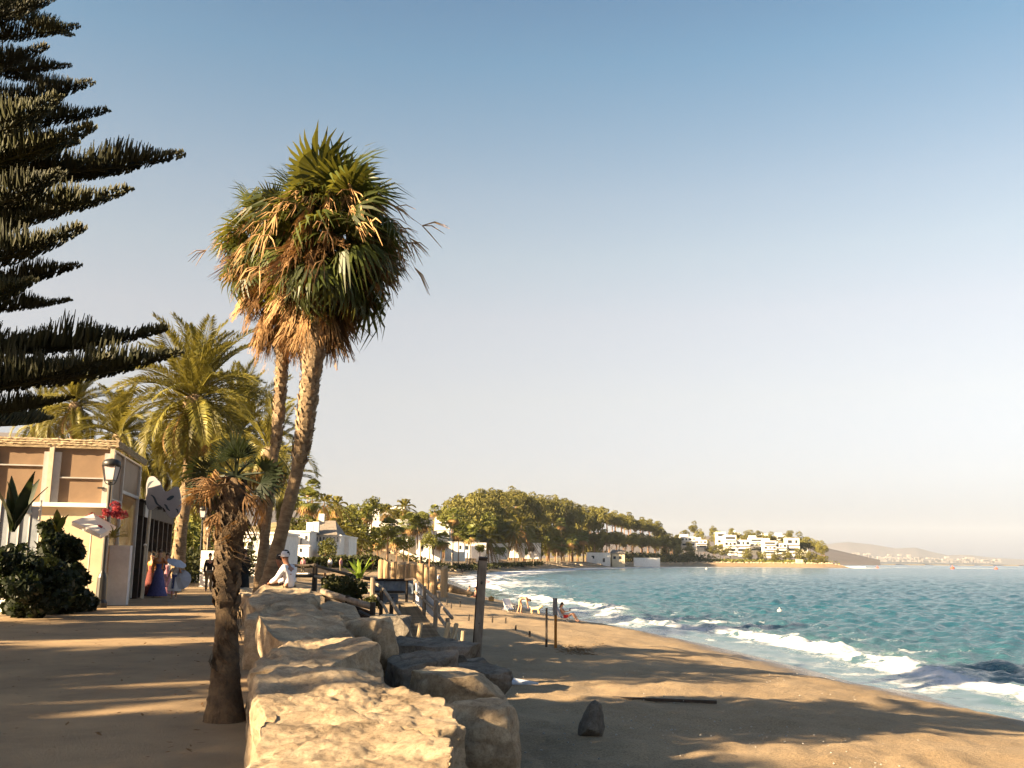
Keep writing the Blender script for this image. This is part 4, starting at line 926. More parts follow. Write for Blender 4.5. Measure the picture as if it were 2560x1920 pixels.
# wall stones: (x, y, top z, length across, length along, height, turn, label)
WS = [(-0.72, 4.75, 0.69, 0.98, 2.1, 1.1, 0.20, 'brightly sunlit flat boulder nearest the camera'),
      (-1.25, 7.15, 0.68, 1.08, 2.6, 1.15, 0.28, 'broad grey slab with a golden left face, second from the camera'),
      (-1.9, 9.7, 0.72, 1.08, 2.7, 1.15, 0.22, 'shaded wall boulder with an ochre crack face, third from the camera'),
      (-2.55, 12.2, 0.80, 1.15, 2.8, 1.2, 0.3, 'high shaded wall boulder, fourth from the camera'),
      (-3.3, 14.9, 0.86, 1.2, 2.5, 1.2, 0.22, 'weathered wall boulder behind the fourth'),
      (-4.1, 17.7, 0.86, 1.2, 2.5, 1.2, 0.3, 'wall boulder with a sunlit cream top edge'),
      (-4.85, 20.4, 0.78, 1.2, 2.4, 1.1, 0.2, 'wall boulder the seated man leans over'),
      (-5.6, 23.2, 0.68, 1.3, 2.6, 1.0, 0.3, 'wall boulder the man in white sits on'),
      (-6.7, 26.3, 0.62, 1.4, 2.6, 1.0, 0.2, 'low wall boulder just beyond the seated man'),
      (-7.5, 29.2, 0.55, 1.4, 2.6, 0.9, 0.3, 'low far wall boulder under the wooden rail'),
      (-8.3, 32.2, 0.5, 1.4, 2.8, 0.9, 0.25, 'farthest wall boulder beside the fence post'),
      (-0.25, 2.7, 0.62, 0.95, 2.0, 1.1, 0.2, 'boulder below the bottom edge of the picture')]
for i, (x, y, zt, sx, sy, h, rz, lab) in enumerate(WS):
    boulder((x + (0.06 if i < 2 else 0.02), y, zt - (0.10 if i < 5 or i == 11 else 0.05) - h * 0.5 * 0.76), (sx * 1.16, sy * 1.12, h * 1.25), rz, 100 + i, lab, 'stone', 96 if i < 3 else 48, sq=0.82, rx=0.07, rough=0.075 if i < 4 else 0.065)
# lower rocks on the beach side: (px, py of the visible centre, Y, size, label, material)
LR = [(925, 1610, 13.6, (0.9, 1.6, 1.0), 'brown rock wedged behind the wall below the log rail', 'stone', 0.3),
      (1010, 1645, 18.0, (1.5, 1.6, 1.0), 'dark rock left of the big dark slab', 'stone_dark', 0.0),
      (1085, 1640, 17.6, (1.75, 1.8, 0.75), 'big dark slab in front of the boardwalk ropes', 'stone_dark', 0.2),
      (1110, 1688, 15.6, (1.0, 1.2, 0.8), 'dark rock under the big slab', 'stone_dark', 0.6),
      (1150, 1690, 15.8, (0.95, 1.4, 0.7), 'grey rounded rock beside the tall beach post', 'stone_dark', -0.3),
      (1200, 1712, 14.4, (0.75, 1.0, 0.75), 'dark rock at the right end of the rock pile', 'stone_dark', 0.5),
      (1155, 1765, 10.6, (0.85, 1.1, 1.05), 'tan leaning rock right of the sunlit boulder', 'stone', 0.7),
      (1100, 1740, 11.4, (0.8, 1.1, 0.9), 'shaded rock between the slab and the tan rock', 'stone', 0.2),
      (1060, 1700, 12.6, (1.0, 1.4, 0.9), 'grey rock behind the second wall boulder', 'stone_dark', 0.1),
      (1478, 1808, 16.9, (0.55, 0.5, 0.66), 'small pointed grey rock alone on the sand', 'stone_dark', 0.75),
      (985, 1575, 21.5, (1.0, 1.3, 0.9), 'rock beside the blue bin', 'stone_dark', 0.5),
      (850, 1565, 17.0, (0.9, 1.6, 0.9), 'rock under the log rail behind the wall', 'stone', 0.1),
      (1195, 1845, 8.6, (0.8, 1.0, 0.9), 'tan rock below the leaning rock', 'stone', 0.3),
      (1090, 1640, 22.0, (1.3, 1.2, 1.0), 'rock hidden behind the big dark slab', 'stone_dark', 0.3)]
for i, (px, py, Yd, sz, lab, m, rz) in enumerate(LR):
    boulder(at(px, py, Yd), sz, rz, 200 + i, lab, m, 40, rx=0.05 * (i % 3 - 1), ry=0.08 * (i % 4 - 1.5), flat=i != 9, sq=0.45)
o = bpy.data.objects[[q.name for q in bpy.data.objects if q.get('label', '').startswith('small pointed')][0]]
for v in o.data.vertices:
    k = max(0.0, (v.co.z + 0.30) / 0.65); v.co.x = v.co.x * (1 - 0.55 * min(k, 1)) + 0.13 * k * k; v.co.y *= 1 - 0.4 * min(k, 1)
# rubble along the foot of the wall on the beach side
r = random.Random(31); g = MB(); V = []
rub = [boulder_mesh('rubble_stone', (1, 1, 0.8), 300 + k, 'stone_dark' if k % 2 else 'stone', 14, rough=0.05) for k in range(4)]
spot = ['near the blue bin', 'under the log rail', 'beside the dark slab', 'by the tall post']
for k in range(34):
    y = r.uniform(7.5, 36); x = wallx(y) + r.uniform(0.9, 2.2) + (0.5 if y < 16 else 0); z = hz(x, y)
    s = r.uniform(0.35, 0.85); o = link('rubble_stone', rub[k % 4], None, (x, y, z + s * 0.2), (r.uniform(-.4, .4), r.uniform(-.4, .4), r.uniform(0, 6)), s)
    tag(o, ('grey' if k % 2 else 'tan') + ' rubble stone at the foot of the wall ' + ('near the camera' if y < 16 else 'halfway along' if y < 26 else 'by the boardwalk'), 'stone', 'rubble stones at the wall foot')

# ------------------------------------------------------------------ timber: posts, rails, boardwalk
pb = onT(1190, 1668); pt = at(1208, 1396, pb.y - 0.4)
pb.z = hz(pb.x, pb.y) - 0.2
root = empty('beach_post', pb, 'tall squared grey timber post leaning slightly, with dark bolt near its top', 'post')
d = pt - pb; b = MB(); b.bar((0, 0, 0), d, 0.0085 * pb.y, 0.17, up=(0, 1, 0)); b.obj('shaft', 'wood_post', parent=root)
b = MB(); b.bar(d * 0.985 + Vector((0, 0, 0)), d * 1.012, 0.25, 0.2, up=(0, 1, 0)); b.obj('cap', 'wood_dark', parent=root)
b = MB(); b.ball(d * 0.79 + Vector((0.0, -0.09, 0)), (0.035, 0.03, 0.05)); b.ball(d * 0.44 + Vector((0.0, -0.09, 0)), (0.02, 0.02, 0.02)); b.obj('bolt', 'iron', parent=root)
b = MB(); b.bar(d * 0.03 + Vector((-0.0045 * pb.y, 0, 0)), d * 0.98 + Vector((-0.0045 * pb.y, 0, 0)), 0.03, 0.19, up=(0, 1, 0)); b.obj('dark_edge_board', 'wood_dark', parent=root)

def stake(name, px, pyt, pyb, Yd, wd, m, label, cat='stake', group=None, top=None):
    a = at(px, pyb, Yd); a.z = hz(a.x, a.y) - 0.15; t = at(px, pyt, Yd); b = MB(); b.tube([(0, 0, 0), (0, 0, (t.z - a.z) * 0.5), (0.005, 0, t.z - a.z)], [wd, wd * .95, wd * .85], 8)
    if top: root = empty(name, a, label, cat, group); b.obj('shaft', m, parent=root); return root, t - a
    o = b.obj(name, m, loc=a); return tag(o, label, cat, group)
stake('stake', 1366, 1520, 1615, onT(1366, 1615).y, 0.045, 'wood_dark', 'thin black stake left of the rusty post')
a = onT(1389, 1620); t = at(1388, 1495, a.y)
root = empty('rusty_post', a, 'flat steel post, grey above and orange rust below', 'post'); H = t.z - a.z
b = MB(); b.box((0, 0, H * 0.33), (0.10, 0.03, H * 0.66)); b.box((0.035, 0.03, H * .33), (0.03, 0.05, H * .66)); b.obj('rusty_base', 'rust', parent=root)
b = MB(); b.box((-0.03, -0.02, H * 0.83), (0.15, 0.025, H * 0.34)); b.box((0.05, 0.012, H * .83), (0.03, 0.05, H * .335)); b.obj('plate', 'steel', parent=root)
for i, (px, py) in enumerate([(1231, 1549), (1264, 1553), (1289, 1572), (1324, 1586), (1172, 1545), (1150, 1512), (1128, 1515), (1117, 1508)]):
    Yd = onT(px, py + 6).y; stake('path_stake', px, py - 9, py + 6, Yd, 0.045, 'wood_dark', ['short black path stake behind the tall post', 'second black path stake right of the tall post', 'third black path stake on the sunlit sand', 'last black path stake nearest the thin stake', 'short stake left of the tall post', 'far short stake by the sand tracks', 'far short stake by the rail end', 'farthest short stake near the fallen log'][i], 'stake', 'short stakes marking the sand path')

# palisade of weathered palm stumps and the fallen log
r = random.Random(5)
SM = []
for s in range(3):
    b = MB(); q = random.Random(s); b.tube([(0, 0, -0.05), (q.gauss(0, .02), 0, 0.3), (0, q.gauss(0, .03), 0.7), (0.01, 0, 1.0)], [0.54, 0.46, 0.5, 0.47], 10, jit=0.08, rr=q); SM.append(b.mesh('stump', 'stump'))
STP = [(952, 1400, 1436, 12), (966, 1399, 1436, 13), (984, 1402, 1440, 12), (1003, 1405, 1452, 20), (1020, 1408, 1452, 14), (1036, 1407, 1456, 18), (1052, 1409, 1458, 18), (1066, 1411, 1458, 10), (1082, 1414, 1460, 14), (1110, 1416, 1466, 15)]
for i, (px, y0, y1, wd) in enumerate(STP):
    Yd = 84 - i * 0.9; a = at(px, y1, Yd); t = at(px, y0, Yd); rr_ = wd * mpp(Yd) * 1.3
    o = link('tree_stump', SM[i % 3], None, (a.x, Yd, min(a.z, hz(a.x, Yd)) - 0.1), (0, 0, i)); o.scale = (rr_, rr_, t.z - min(a.z, hz(a.x, Yd)))
    tag(o, ['leftmost upright stump', 'second upright stump', 'third upright stump', 'fourth and broad upright stump', 'fifth upright stump', 'sixth upright stump', 'seventh upright stump', 'thin eighth upright stump', 'ninth upright stump set apart', 'dark-faced last stump by the surf'][i] + ' of the weathered row on the beach', 'stump', 'row of upright palm stumps')
b = MB(); a = at(1062, 1464, 82); c = at(1183, 1480, 74); q = random.Random(2)
b.tube([Vector((0, 0, 0)).lerp(c - a, t) + Vector((0, 0, 0.12 * math.sin(t * 5))) for t in (0, .2, .4, .6, .8, 1)], [0.42, 0.38, 0.33, 0.3, 0.22, 0.12], 10, jit=0.08, rr=q)
tag(b.obj('fallen_log', 'stump', loc=a), 'long fallen palm log lying on the sand before the stumps', 'log')
b = MB(); b.box((0, 0, 0), (2.3, 0.08, 0.07), rz=-0.2); o = b.obj('log_edge', 'wood_dark', loc=onT(1660, 1750)); tag(o, 'long thin dark plank half buried in the shaded sand', 'plank')
p = onT(1268, 1712); b = MB(); b.add([(-0.35, -0.12, 0.02), (0.75, 0.1, 0), (-0.3, 0.22, 0.16), (-0.35, -0.12, -0.03), (0.75, 0.1, -0.05), (-0.3, 0.22, 0.1)], [(0, 1, 2), (5, 4, 3), (0, 3, 4, 1), (1, 4, 5, 2), (2, 5, 3, 0)])
tag(b.obj('white_board', 'cloth_pale', loc=p + Vector((0, 0, 0.05))), 'broken white board wedge lying by the rocks', 'board')

# fence along the bank and the boardwalk
def rail(root, a, b_, rad_, m='wood', seed=0, sag=0.03, name='rail'):
    q = random.Random(seed); n = 6; P = [Vector(a).lerp(Vector(b_), i / n) + Vector((0, 0, -sag * math.sin(math.pi * i / n))) for i in range(n + 1)]
    b = MB(); b.tube(P, rad_, 7, jit=0.08, rr=q); return b.obj(name, m, parent=root, smooth=True)
def post(root, p, h, rad_, m='wood', name='post'):
    b = MB(); b.tube([(0, 0, -0.25), (0, 0, h * 0.5), (0, 0, h)], [rad_, rad_, rad_ * 0.96], 9); return b.obj(name, m, parent=root, loc=p)
FA = [at(640, 1440, 52), at(786, 1462, 40), at(930, 1508, 33)]
fr = empty('bank_fence', FA[0], 'dark round-timber fence sloping down behind the boulder wall', 'fence'); o0 = FA[0]
tops_ = [at(640, 1412, 52), at(786, 1413, 40), at(937, 1450, 33)]; lows = [at(640, 1436, 52), at(786, 1440, 40), at(930, 1478, 33)]
for i in (0, 1, 2):
    post(fr, FA[i] - o0, tops_[i].z - FA[i].z + 0.08, 0.085 if i != 1 else 0.11, 'wood_dark' if i < 2 else 'wood')
for i in (0, 1):
    rail(fr, tops_[i] - o0, tops_[i + 1] - o0, 0.06, 'wood_dark', i); rail(fr, lows[i] - o0, lows[i + 1] - o0, 0.065, 'wood_dark' if i == 0 else 'wood', i + 5)
lr_ = empty('log_rail', at(806, 1478, 27), 'low weathered log rail on the bank above the dark hollow', 'rail'); o1 = lr_.location.copy()
rail(lr_, (0, 0, 0), at(930, 1516, 25.5) - o1, 0.09, 'wood', 3, 0.02, 'log'); post(lr_, at(930, 1560, 25.5) - o1, 0.55, 0.08, 'wood_dark'); post(lr_, at(868, 1530, 26.2) - o1, 0.42, 0.07, 'wood_dark')
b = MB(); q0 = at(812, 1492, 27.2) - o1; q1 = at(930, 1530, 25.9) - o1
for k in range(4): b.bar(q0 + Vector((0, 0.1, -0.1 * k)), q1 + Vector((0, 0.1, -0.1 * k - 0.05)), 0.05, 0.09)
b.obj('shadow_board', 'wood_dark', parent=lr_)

# boardwalk: landing, ramp of boards, handrails
LT = [at(975, 1508, 34.5), at(1040, 1508, 34.5)]; zt = at(1010, 1508, 34.5).z
RT = (at(998, 1510, 34.0), at(1038, 1508, 34.0)); RB = (at(1019, 1600, 25.0), at(1108, 1600, 25.0))
bw = empty('boardwalk', RT[0], 'wooden boardwalk ramp sloping down to the sand between handrails', 'boardwalk'); o2 = RT[0].copy()
nb = 44; q = random.Random(8); bm_ = None
for i in range(nb):
    t = i / nb; a = RT[0].lerp(RB[0], t); c = RT[1].lerp(RB[1], t); L = (c - a).length; mid = (a + c) / 2
    if bm_ is None: bb_ = MB(); bb_.box((0, 0, 0), (1, (RB[0] - RT[0]).length / nb * 0.9, 0.03)); bm_ = bb_.mesh('deck_board', 'deck')
    o = link('deck_board', bm_, bw, mid - o2, (-0.09 if True else 0, 0, math.atan2((c - a).y, (c - a).x) + q.gauss(0, 0.01)), (L + q.uniform(0, 0.04), 1, 1))
for a, c in ((RT[0], RB[0]), (RT[1], RB[1])):
    b = MB(); b.bar(a - o2 + Vector((0, 0, -0.08)), c - o2 + Vector((0, 0, -0.08)), 0.06, 0.12); b.obj('beam', 'wood_dark', parent=bw)
b = MB()
for k in range(7): b.box((LT[0].lerp(LT[1], 0.5).x - o2.x, 34.2 + 0.17 * k - o2.y, zt - o2.z - 0.005), (1.15, 0.155, 0.03))
b.obj('landing', 'deck', parent=bw)
hr = empty('handrail', RT[1], 'right-hand wooden handrail of the boardwalk with blue windbreak cloth', 'handrail'); o3 = RT[1].copy()
PR = [(1036, 1510, 1447, 34.0), (1062, 1524, 1462, 31.8), (1093, 1542, 1482, 29.6), (1082, 1566, 1498, 27.6)]
PP = [(1036, 1510, 1447, 34.0), (1060, 1526, 1465, 31.5), (1096, 1520, 1480, 30.5), (1088, 1568, 1500, 27.5), (1118, 1600, 1545, 26.0)]
for i, (px, yb_, yt_, Yd) in enumerate(PP):
    a = at(px, yb_, Yd); t = at(px, yt_, Yd); post(hr, a - o3, t.z - a.z, 0.062, 'wood')
def path(l): return [at(*v) for v in l]
for l, m in (([(1036, 1449, 34), (1096, 1505, 29.5), (1130, 1545, 26.5)], 'wood'), ([(1036, 1478, 34), (1082, 1520, 29.5), (1120, 1572, 26)], 'wood')):
    P_ = path(l)
    for i in range(2): rail(hr, P_[i] - o3, P_[i + 1] - o3, 0.05, m, i + 20, 0)
hl = empty('handrail', RT[0], 'left-hand wooden handrail of the boardwalk beside the blue bin', 'handrail'); o4 = RT[0].copy()
for px, yb_, yt_, Yd in ((930, 1512, 1450, 34.6), (952, 1535, 1476, 31), (978, 1538, 1492, 29), (1000, 1592, 1535, 25.6)):
    a = at(px, yb_, Yd); t = at(px, yt_, Yd); post(hl, a - o4, t.z - a.z, 0.062, 'wood' if px > 990 else 'wood_dark')
P_ = path([(931, 1452, 34.6), (960, 1474, 31), (1002, 1540, 25.6)])
for i in range(2): rail(hl, P_[i] - o4, P_[i + 1] - o4, 0.05, 'wood', i + 30, 0)
P_ = path([(931, 1478, 34.6), (958, 1512, 30), (975, 1545, 27)])
for i in range(2): rail(hl, P_[i] - o4, P_[i + 1] - o4, 0.045, 'wood', i + 33, 0)
hb_ = empty('back_rail', at(935, 1510, 35), 'back railing of the boardwalk landing', 'railing'); o5 = hb_.location.copy()
for l in ([(933, 1449, 35), (1012, 1450, 35), (1037, 1447, 34.2)], [(933, 1479, 35), (1012, 1480, 35)]):
    P_ = path(l)
    for i in range(len(P_) - 1): rail(hb_, P_[i] - o5, P_[i + 1] - o5, 0.045, 'wood_dark', i + 40, 0)
post(hb_, at(1016, 1508, 35) - o5, at(1016, 1450, 35).z - at(1016, 1508, 35).z, 0.05, 'wood_dark')
def cloth(px0, px1, t0, t1, b0, b1, Y0, Y1, m, label, name='windbreak_cloth', par=None):
    n = 16; k = 9; V = []; Fc = []
    for j in range(k):
        for i in range(n):
            u = i / (n - 1); v = j / (k - 1); p = at(px0 + (px1 - px0) * u, (t0 + (t1 - t0) * u) * (1 - v) + (b0 + (b1 - b0) * u) * v, Y0 + (Y1 - Y0) * u)
            p.y += 0.05 * math.sin(u * 19 + v * 3) * (0.3 + v); V.append(p)
    for j in range(k - 1):
        for i in range(n - 1): a = j * n + i; Fc.append((a, a + 1, a + n + 1, a + n))
    o = V[0].copy(); me = bpy.data.meshes.new(name); me.from_pydata([v - o for v in V], [], Fc); me.materials.append(M[m]); me.update()
    ob = link(name, me, None, o); md = ob.modifiers.new('thickness', 'SOLIDIFY'); md.thickness = 0.012
    return tag(ob, label, 'cloth')
cloth(937, 1034, 1452, 1450, 1482, 1484, 35.15, 35.0, 'cloth_blue', 'dusty blue windbreak cloth behind the boardwalk landing')
cloth(1038, 1094, 1452, 1512, 1506, 1552, 33.9, 29.6, 'cloth_pale', 'pale blue cloth hung on the right handrail')
cloth(940, 995, 1484, 1484, 1508, 1512, 35.3, 35.2, 'cloth_blue', 'grey shade cloth under the back rail')
# rope-linked short posts at the foot of the ramp
def rope(name, P, lab):
    root = empty(name, P[0][0], lab, 'rope barrier'); o = P[0][0]
    for a, t in P: b = MB(); b.tube([a - o - Vector((0, 0, .2)), t - o], [0.055, 0.052], 9); b.obj('post', 'wood_pale', parent=root)
    for (a, t), (c, u) in zip(P[:-1], P[1:]):
        A_ = t - o - Vector((0, 0, 0.1)); B_ = u - o - Vector((0, 0, 0.1)); Q_ = [A_.lerp(B_, k / 8) - Vector((0, 0, 0.32 * math.sin(math.pi * k / 8))) for k in range(9)]
        b = MB(); b.tube(Q_, 0.018, 5); b.obj('rope', 'rope', parent=root, smooth=True)
rope('rope_barrier', [(at(1012, 1588, 24.5), at(1019, 1547, 24.5)), (at(1043, 1596, 24), at(1052, 1558, 24))], 'two pale posts with sagging rope left of the ramp foot')
rope('rope_barrier', [(at(1107, 1600, 24.6), at(1122, 1556, 24.6)), (at(1130, 1604, 25.5), at(1142, 1558, 25.5))], 'crossed pale posts with rope at the right of the ramp foot')
rope('rope_barrier', [(at(1128, 1600, 26), at(1140, 1560, 26)), (at(1153, 1628, 23.6), at(1158, 1577, 23.6))], 'single outer pale post with rope hanging beside the tall post')
# blue bin
bp = at(968, 1592, 25.5); root = empty('blue_bin', bp, 'blue plastic bin with a pale rim tucked behind the wall rocks', 'bin')
b = MB(); b.lathe([(0.14, 0), (0.17, 0.2), (0.19, 0.46), (0.185, 0.48)], 18); b.obj('body', 'blue', parent=root, smooth=True)
b = MB(); b.lathe([(0.20, 0.475), (0.22, 0.5), (0.21, 0.545), (0.12, 0.57)], 18); b.obj('lid', 'rope', parent=root, smooth=True)
b = MB(); b.tube([at(898, 1528, 25.6), at(930, 1543, 25.3), at(958, 1562, 25)], 0.045, 8); tag(b.obj('black_pipe', 'iron'), 'thick black pipe sloping down to the blue bin', 'pipe')

# shrubs behind the wall and the bright agave-like plant
def shrub(c, rad_, n, size, m, seed, name, label, cat='shrub', group=None, sq=0.8):
    me = clumps(name, m, rblobs(seed, 8, (rad_ * .6, rad_ * .6, rad_ * .45), rad_ * 0.5), n, size, seed); o = link(name, me, None, c); return tag(o, label, cat, group)
shrub(at(868, 1480, 31), 0.85, 1900, 0.07, 'hedge', 1, 'dark_shrub', 'dark leafy shrub behind the bank fence')
shrub(at(830, 1470, 33), 0.6, 900, 0.07, 'hedge', 2, 'dark_shrub', 'smaller dark shrub left of the bright leafy plant')
shrub(at(925, 1505, 32.5), 0.4, 600, 0.06, 'hedge', 3, 'dark_shrub', 'low dark shrub at the left handrail post')
def leafplant(c, n, L, wd, m, seed, name, label, spread=0.5, cat='plant'):
    q = random.Random(seed); root = empty(name, c, label, cat); b = MB(); rows = 6
    V = []; Fc = []
    for i in range(rows + 1):
        t = i / rows; w_ = wd * math.sin(math.pi * min(0.98, t * 0.9 + 0.08)) ; z = 0.16 * L * t * t; V += [Vector((L * t, w_, -z + 0.02)), Vector((L * t, 0, -z)), Vector((L * t, -w_, -z + 0.02))]
    for i in range(rows):
        a = i * 3; Fc += [(a, a + 1, a + 4, a + 3), (a + 1, a + 2, a + 5, a + 4)]
    b.add(V, Fc); me = b.mesh('leaf', m, smooth=True)
    for i in range(n):
        o = link('leaf', me, root, (q.gauss(0, .04), q.gauss(0, .04), 0), (q.gauss(0, .5), -(1.5 - spread * (0.2 + i / n) * 1.6), i * 2.399 + q.gauss(0, .2)), q.uniform(0.7, 1.1))
    return root
leafplant(at(898, 1446, 33), 15, 0.75, 0.085, 'bright_leaf', 2, 'leafy_plant', 'bright yellow-green broad-leaved plant behind the fence')
leafplant(at(672, 1556, 21.5), 12, 0.30, 0.02, 'bright_leaf', 4, 'grass_tuft', 'yellow-green weed tuft between the palm base and the wall', 0.35)
b = MB(); b.bar(at(676, 1552, 21.0), at(688, 1470, 21.4), 0.06, 0.04); tag(b.obj('wooden_slat', 'wood'), 'upright wooden slat leaning between the palm and the wall', 'slat')

# ------------------------------------------------------------------ villas, bungalows, apartments
def block(root, c, d, m='white', rz=0.0, name='wall'):
    b = MB(); b.box((c[0], c[1], c[2] + d[2] / 2), d, rz); return b.obj(name, m, parent=root)
WM = {}
def window(root, x, y, z, w_, h_, rz=0, name='window'):
    key = (round(w_, 2), round(h_, 2))
    if key not in WM: b = MB(); b.box((0, 0, 0), (w_, 0.12, h_)); WM[key] = b.mesh('window', 'glassd')
    return link(name, WM[key], root, (x, y, z), (0, 0, rz))
def house(name, label, cat, px0, px1, yb_, yt_, Yd, depth, wins=(), m='white', group=None, dome=None, roof=None, sink=3.0):
    if 990 < px0 < 1150 and Yd > 255: Yd *= 1.16; depth *= 1.16
    if 1150 < px0 < 1460: depth *= 1.2; Yd = shoreY((px0 + px1) / 2) + 92
    a = at(px0, yb_, Yd); c = at(px1, yb_, Yd); t = at(px0, yt_, Yd); cx = (a.x + c.x) / 2; W = c.x - a.x; H = t.z - a.z
    root = empty(name, (cx, Yd + depth / 2, a.z), label, cat, group)
    block(root, (0, 0, -sink), (W, depth, H + sink), m)
    b = MB(); b.box((0, 0, H + 0.12), (W + 0.3, depth + 0.3, 0.24)); b.obj('parapet', m, parent=root)
    for u, v, w_, h_ in wins: window(root, (u - 0.5) * W, -depth / 2 - 0.03, v * H, w_ * W, h_ * H)
    if dome: b = MB(); b.ball((0, 0, 0), (dome[1], dome[1], dome[1])); b.obj('dome', m, parent=root, loc=((dome[0] - 0.5) * W, 0, H), smooth=True)
    return root, W, H
G_V = 'white villas on the left slope'
vr, W, H = house('villa', 'large white villa wing with terrace walls left of the tiled roof', 'villa', 716, 772, 1375, 1330, 150, 9, [(0.25, .45, .1, .3), (0.6, .45, .12, .35), (.85, .7, .08, .2)], group=G_V)
block(vr, (-1.0, -5.5, -1), (W * .8, 2, 3.0)); block(vr, (W * .2, 1, H), (1.1, 1.1, 1.7), name='chimney'); block(vr, (W * .46, 1, H), (0.95, 0.95, 1.8), name='chimney')
vr, W, H = house('villa', 'white villa block with grey tiled roof and a row of small dark windows', 'villa', 772, 850, 1372, 1340, 156, 9, [], group=G_V)
b = MB(); hw = W / 2 - 0.4; b.add([(-hw, -5.2, H + .2), (hw, -5.2, H + .2), (hw, 4, H + .2), (-hw, 4, H + .2), (-hw, 1.0, H + 2.7), (hw - 1.5, 1.0, H + 2.7)], [(0, 1, 5, 4), (1, 2, 5), (2, 3, 4, 5), (3, 0, 4)]); b.obj('roof', 'tile', parent=vr)
for k in range(7): window(vr, -W * .25 + k * 0.55, -4.62, H - 0.5, 0.25, 0.75)
block(vr, (-hw + .4, 1, H + 1.2), (0.9, 0.9, 2.6), name='chimney'); block(vr, (W * .2, -6, -1), (W * .6, 3, H * .5))
house('villa', 'low white terrace block at the right end of the villa', 'villa', 832, 872, 1375, 1344, 160, 8, [(.3, .5, .12, .4)], group=G_V)
house('villa', 'white gate wall below the villa terrace', 'wall', 730, 772, 1384, 1366, 146, 1.5, [(.5, .5, .1, .5)], group=G_V)
# hill houses
G_H = 'white houses on the hill'
for i, (a, c, yb_, yt_, Yd) in enumerate([(915, 948, 1308, 1290, 300), (928, 948, 1300, 1272, 310), (950, 985, 1300, 1282, 320), (968, 1010, 1285, 1268, 330), (985, 1018, 1318, 1300, 290), (1000, 1020, 1298, 1282, 325), (940, 975, 1322, 1306, 280), (995, 1022, 1345, 1328, 262), (1008, 1022, 1330, 1308, 275)]):
    house('hill_house', ['low white house at the left of the hill cluster', 'narrow white tower house of the hill cluster', 'white house in the middle of the hill cluster', 'topmost white house of the hill cluster', 'white house below the topmost one', 'small white house right of the topmost one', 'wide low white house under the tower house', 'white house behind the promenade palms', 'narrow white house above the promenade palms'][i], 'house', a, c, yb_, yt_, Yd, 8, [(.25, .55, .14, .35), (.7, .55, .14, .35)], group=G_H)
def flats(name, label, px0, px1, yb_, yt_, Yd, storeys, bays, group, m='white'):
    root, W, H = house(name, label, 'apartment block', px0, px1, yb_, yt_, Yd, 11, [], m, group)
    for s_ in range(storeys):
        z = H * (s_ + 0.5) / storeys
        if (px0 + s_) % 2:
            for k in range(bays): window(root, (-0.5 + (k + 0.5) / bays) * W, -5.56, z, W / bays * (0.35 + 0.3 * ((k + s_) % 2)), H / storeys * 0.46, name='window')
        else: window(root, 0, -5.56, z, W * 0.8, H / storeys * 0.42, name='loggia')
        b = MB(); b.box((0, -6.3, z - H / storeys * 0.28), (W * 0.9, 1.3, H / storeys * 0.22)); b.obj('balcony', m, parent=root)
    if px0 > 1600 and px0 % 3: b = MB(); b.box((W * (0.2 if px0 % 2 else -0.2), 1, H + 1.4), (W * 0.5, 6, 2.8)); b.obj('roof_room', m, parent=root)
    return root
flats('apartment_house', 'white three-storey apartment house on the hill left of the wood', 1085, 1126, 1342, 1294, 300, 3, 3, G_H)
house('apartment_house', 'white terrace wall below the hill apartment house', 'wall', 1078, 1122, 1336, 1328, 290, 4, [], group=G_H)
# bungalows
G_B = 'white bungalows behind the beach'
def arches(root, W, H, y, us, w_, h_):
    for u in us: window(root, (u - .5) * W, y, h_ * 0.5 + 0.1, w_, h_)
house('bungalow', 'low white bungalow with two dark windows left of the promenade palms', 'bungalow', 1040, 1100, 1380, 1350, 262, 9, [(.25, .4, .1, .3), (.72, .4, .14, .35)], group=G_B)
house('bungalow', 'small white bungalow behind the promenade palms', 'bungalow', 1000, 1040, 1368, 1340, 268, 8, [(.5, .5, .2, .4)], group=G_B)
house('bungalow', 'plain white bungalow wall right of the first bungalow', 'bungalow', 1112, 1160, 1380, 1356, 275, 8, [(.8, .5, .1, .4)], group=G_B)
house('bungalow', 'white bungalow with a round dome', 'bungalow', 1156, 1215, 1377, 1358, 290, 9, [(.15, .4, .2, .5), (.8, .4, .2, .5)], group=G_B, dome=(.55, 1.9))
house('bungalow', 'long white bungalow with dark glass front between two bushes', 'bungalow', 1228, 1268, 1383, 1360, 300, 8, [(.5, .4, .75, .5)], group=G_B)
house('bungalow', 'white bungalow with a low dome right of the glass front', 'bungalow', 1266, 1312, 1380, 1358, 305, 8, [(.2, .4, .12, .5)], group=G_B, dome=(.3, 1.7))
house('bungalow', 'white bungalow ending the row at the wood', 'bungalow', 1312, 1352, 1384, 1358, 312, 8, [(.4, .4, .4, .4)], group=G_B)
house('low_wall', 'low white terrace wall in front of the bungalows', 'wall', 1190, 1246, 1392, 1386, 285, 0.5, [], group=None, sink=3)
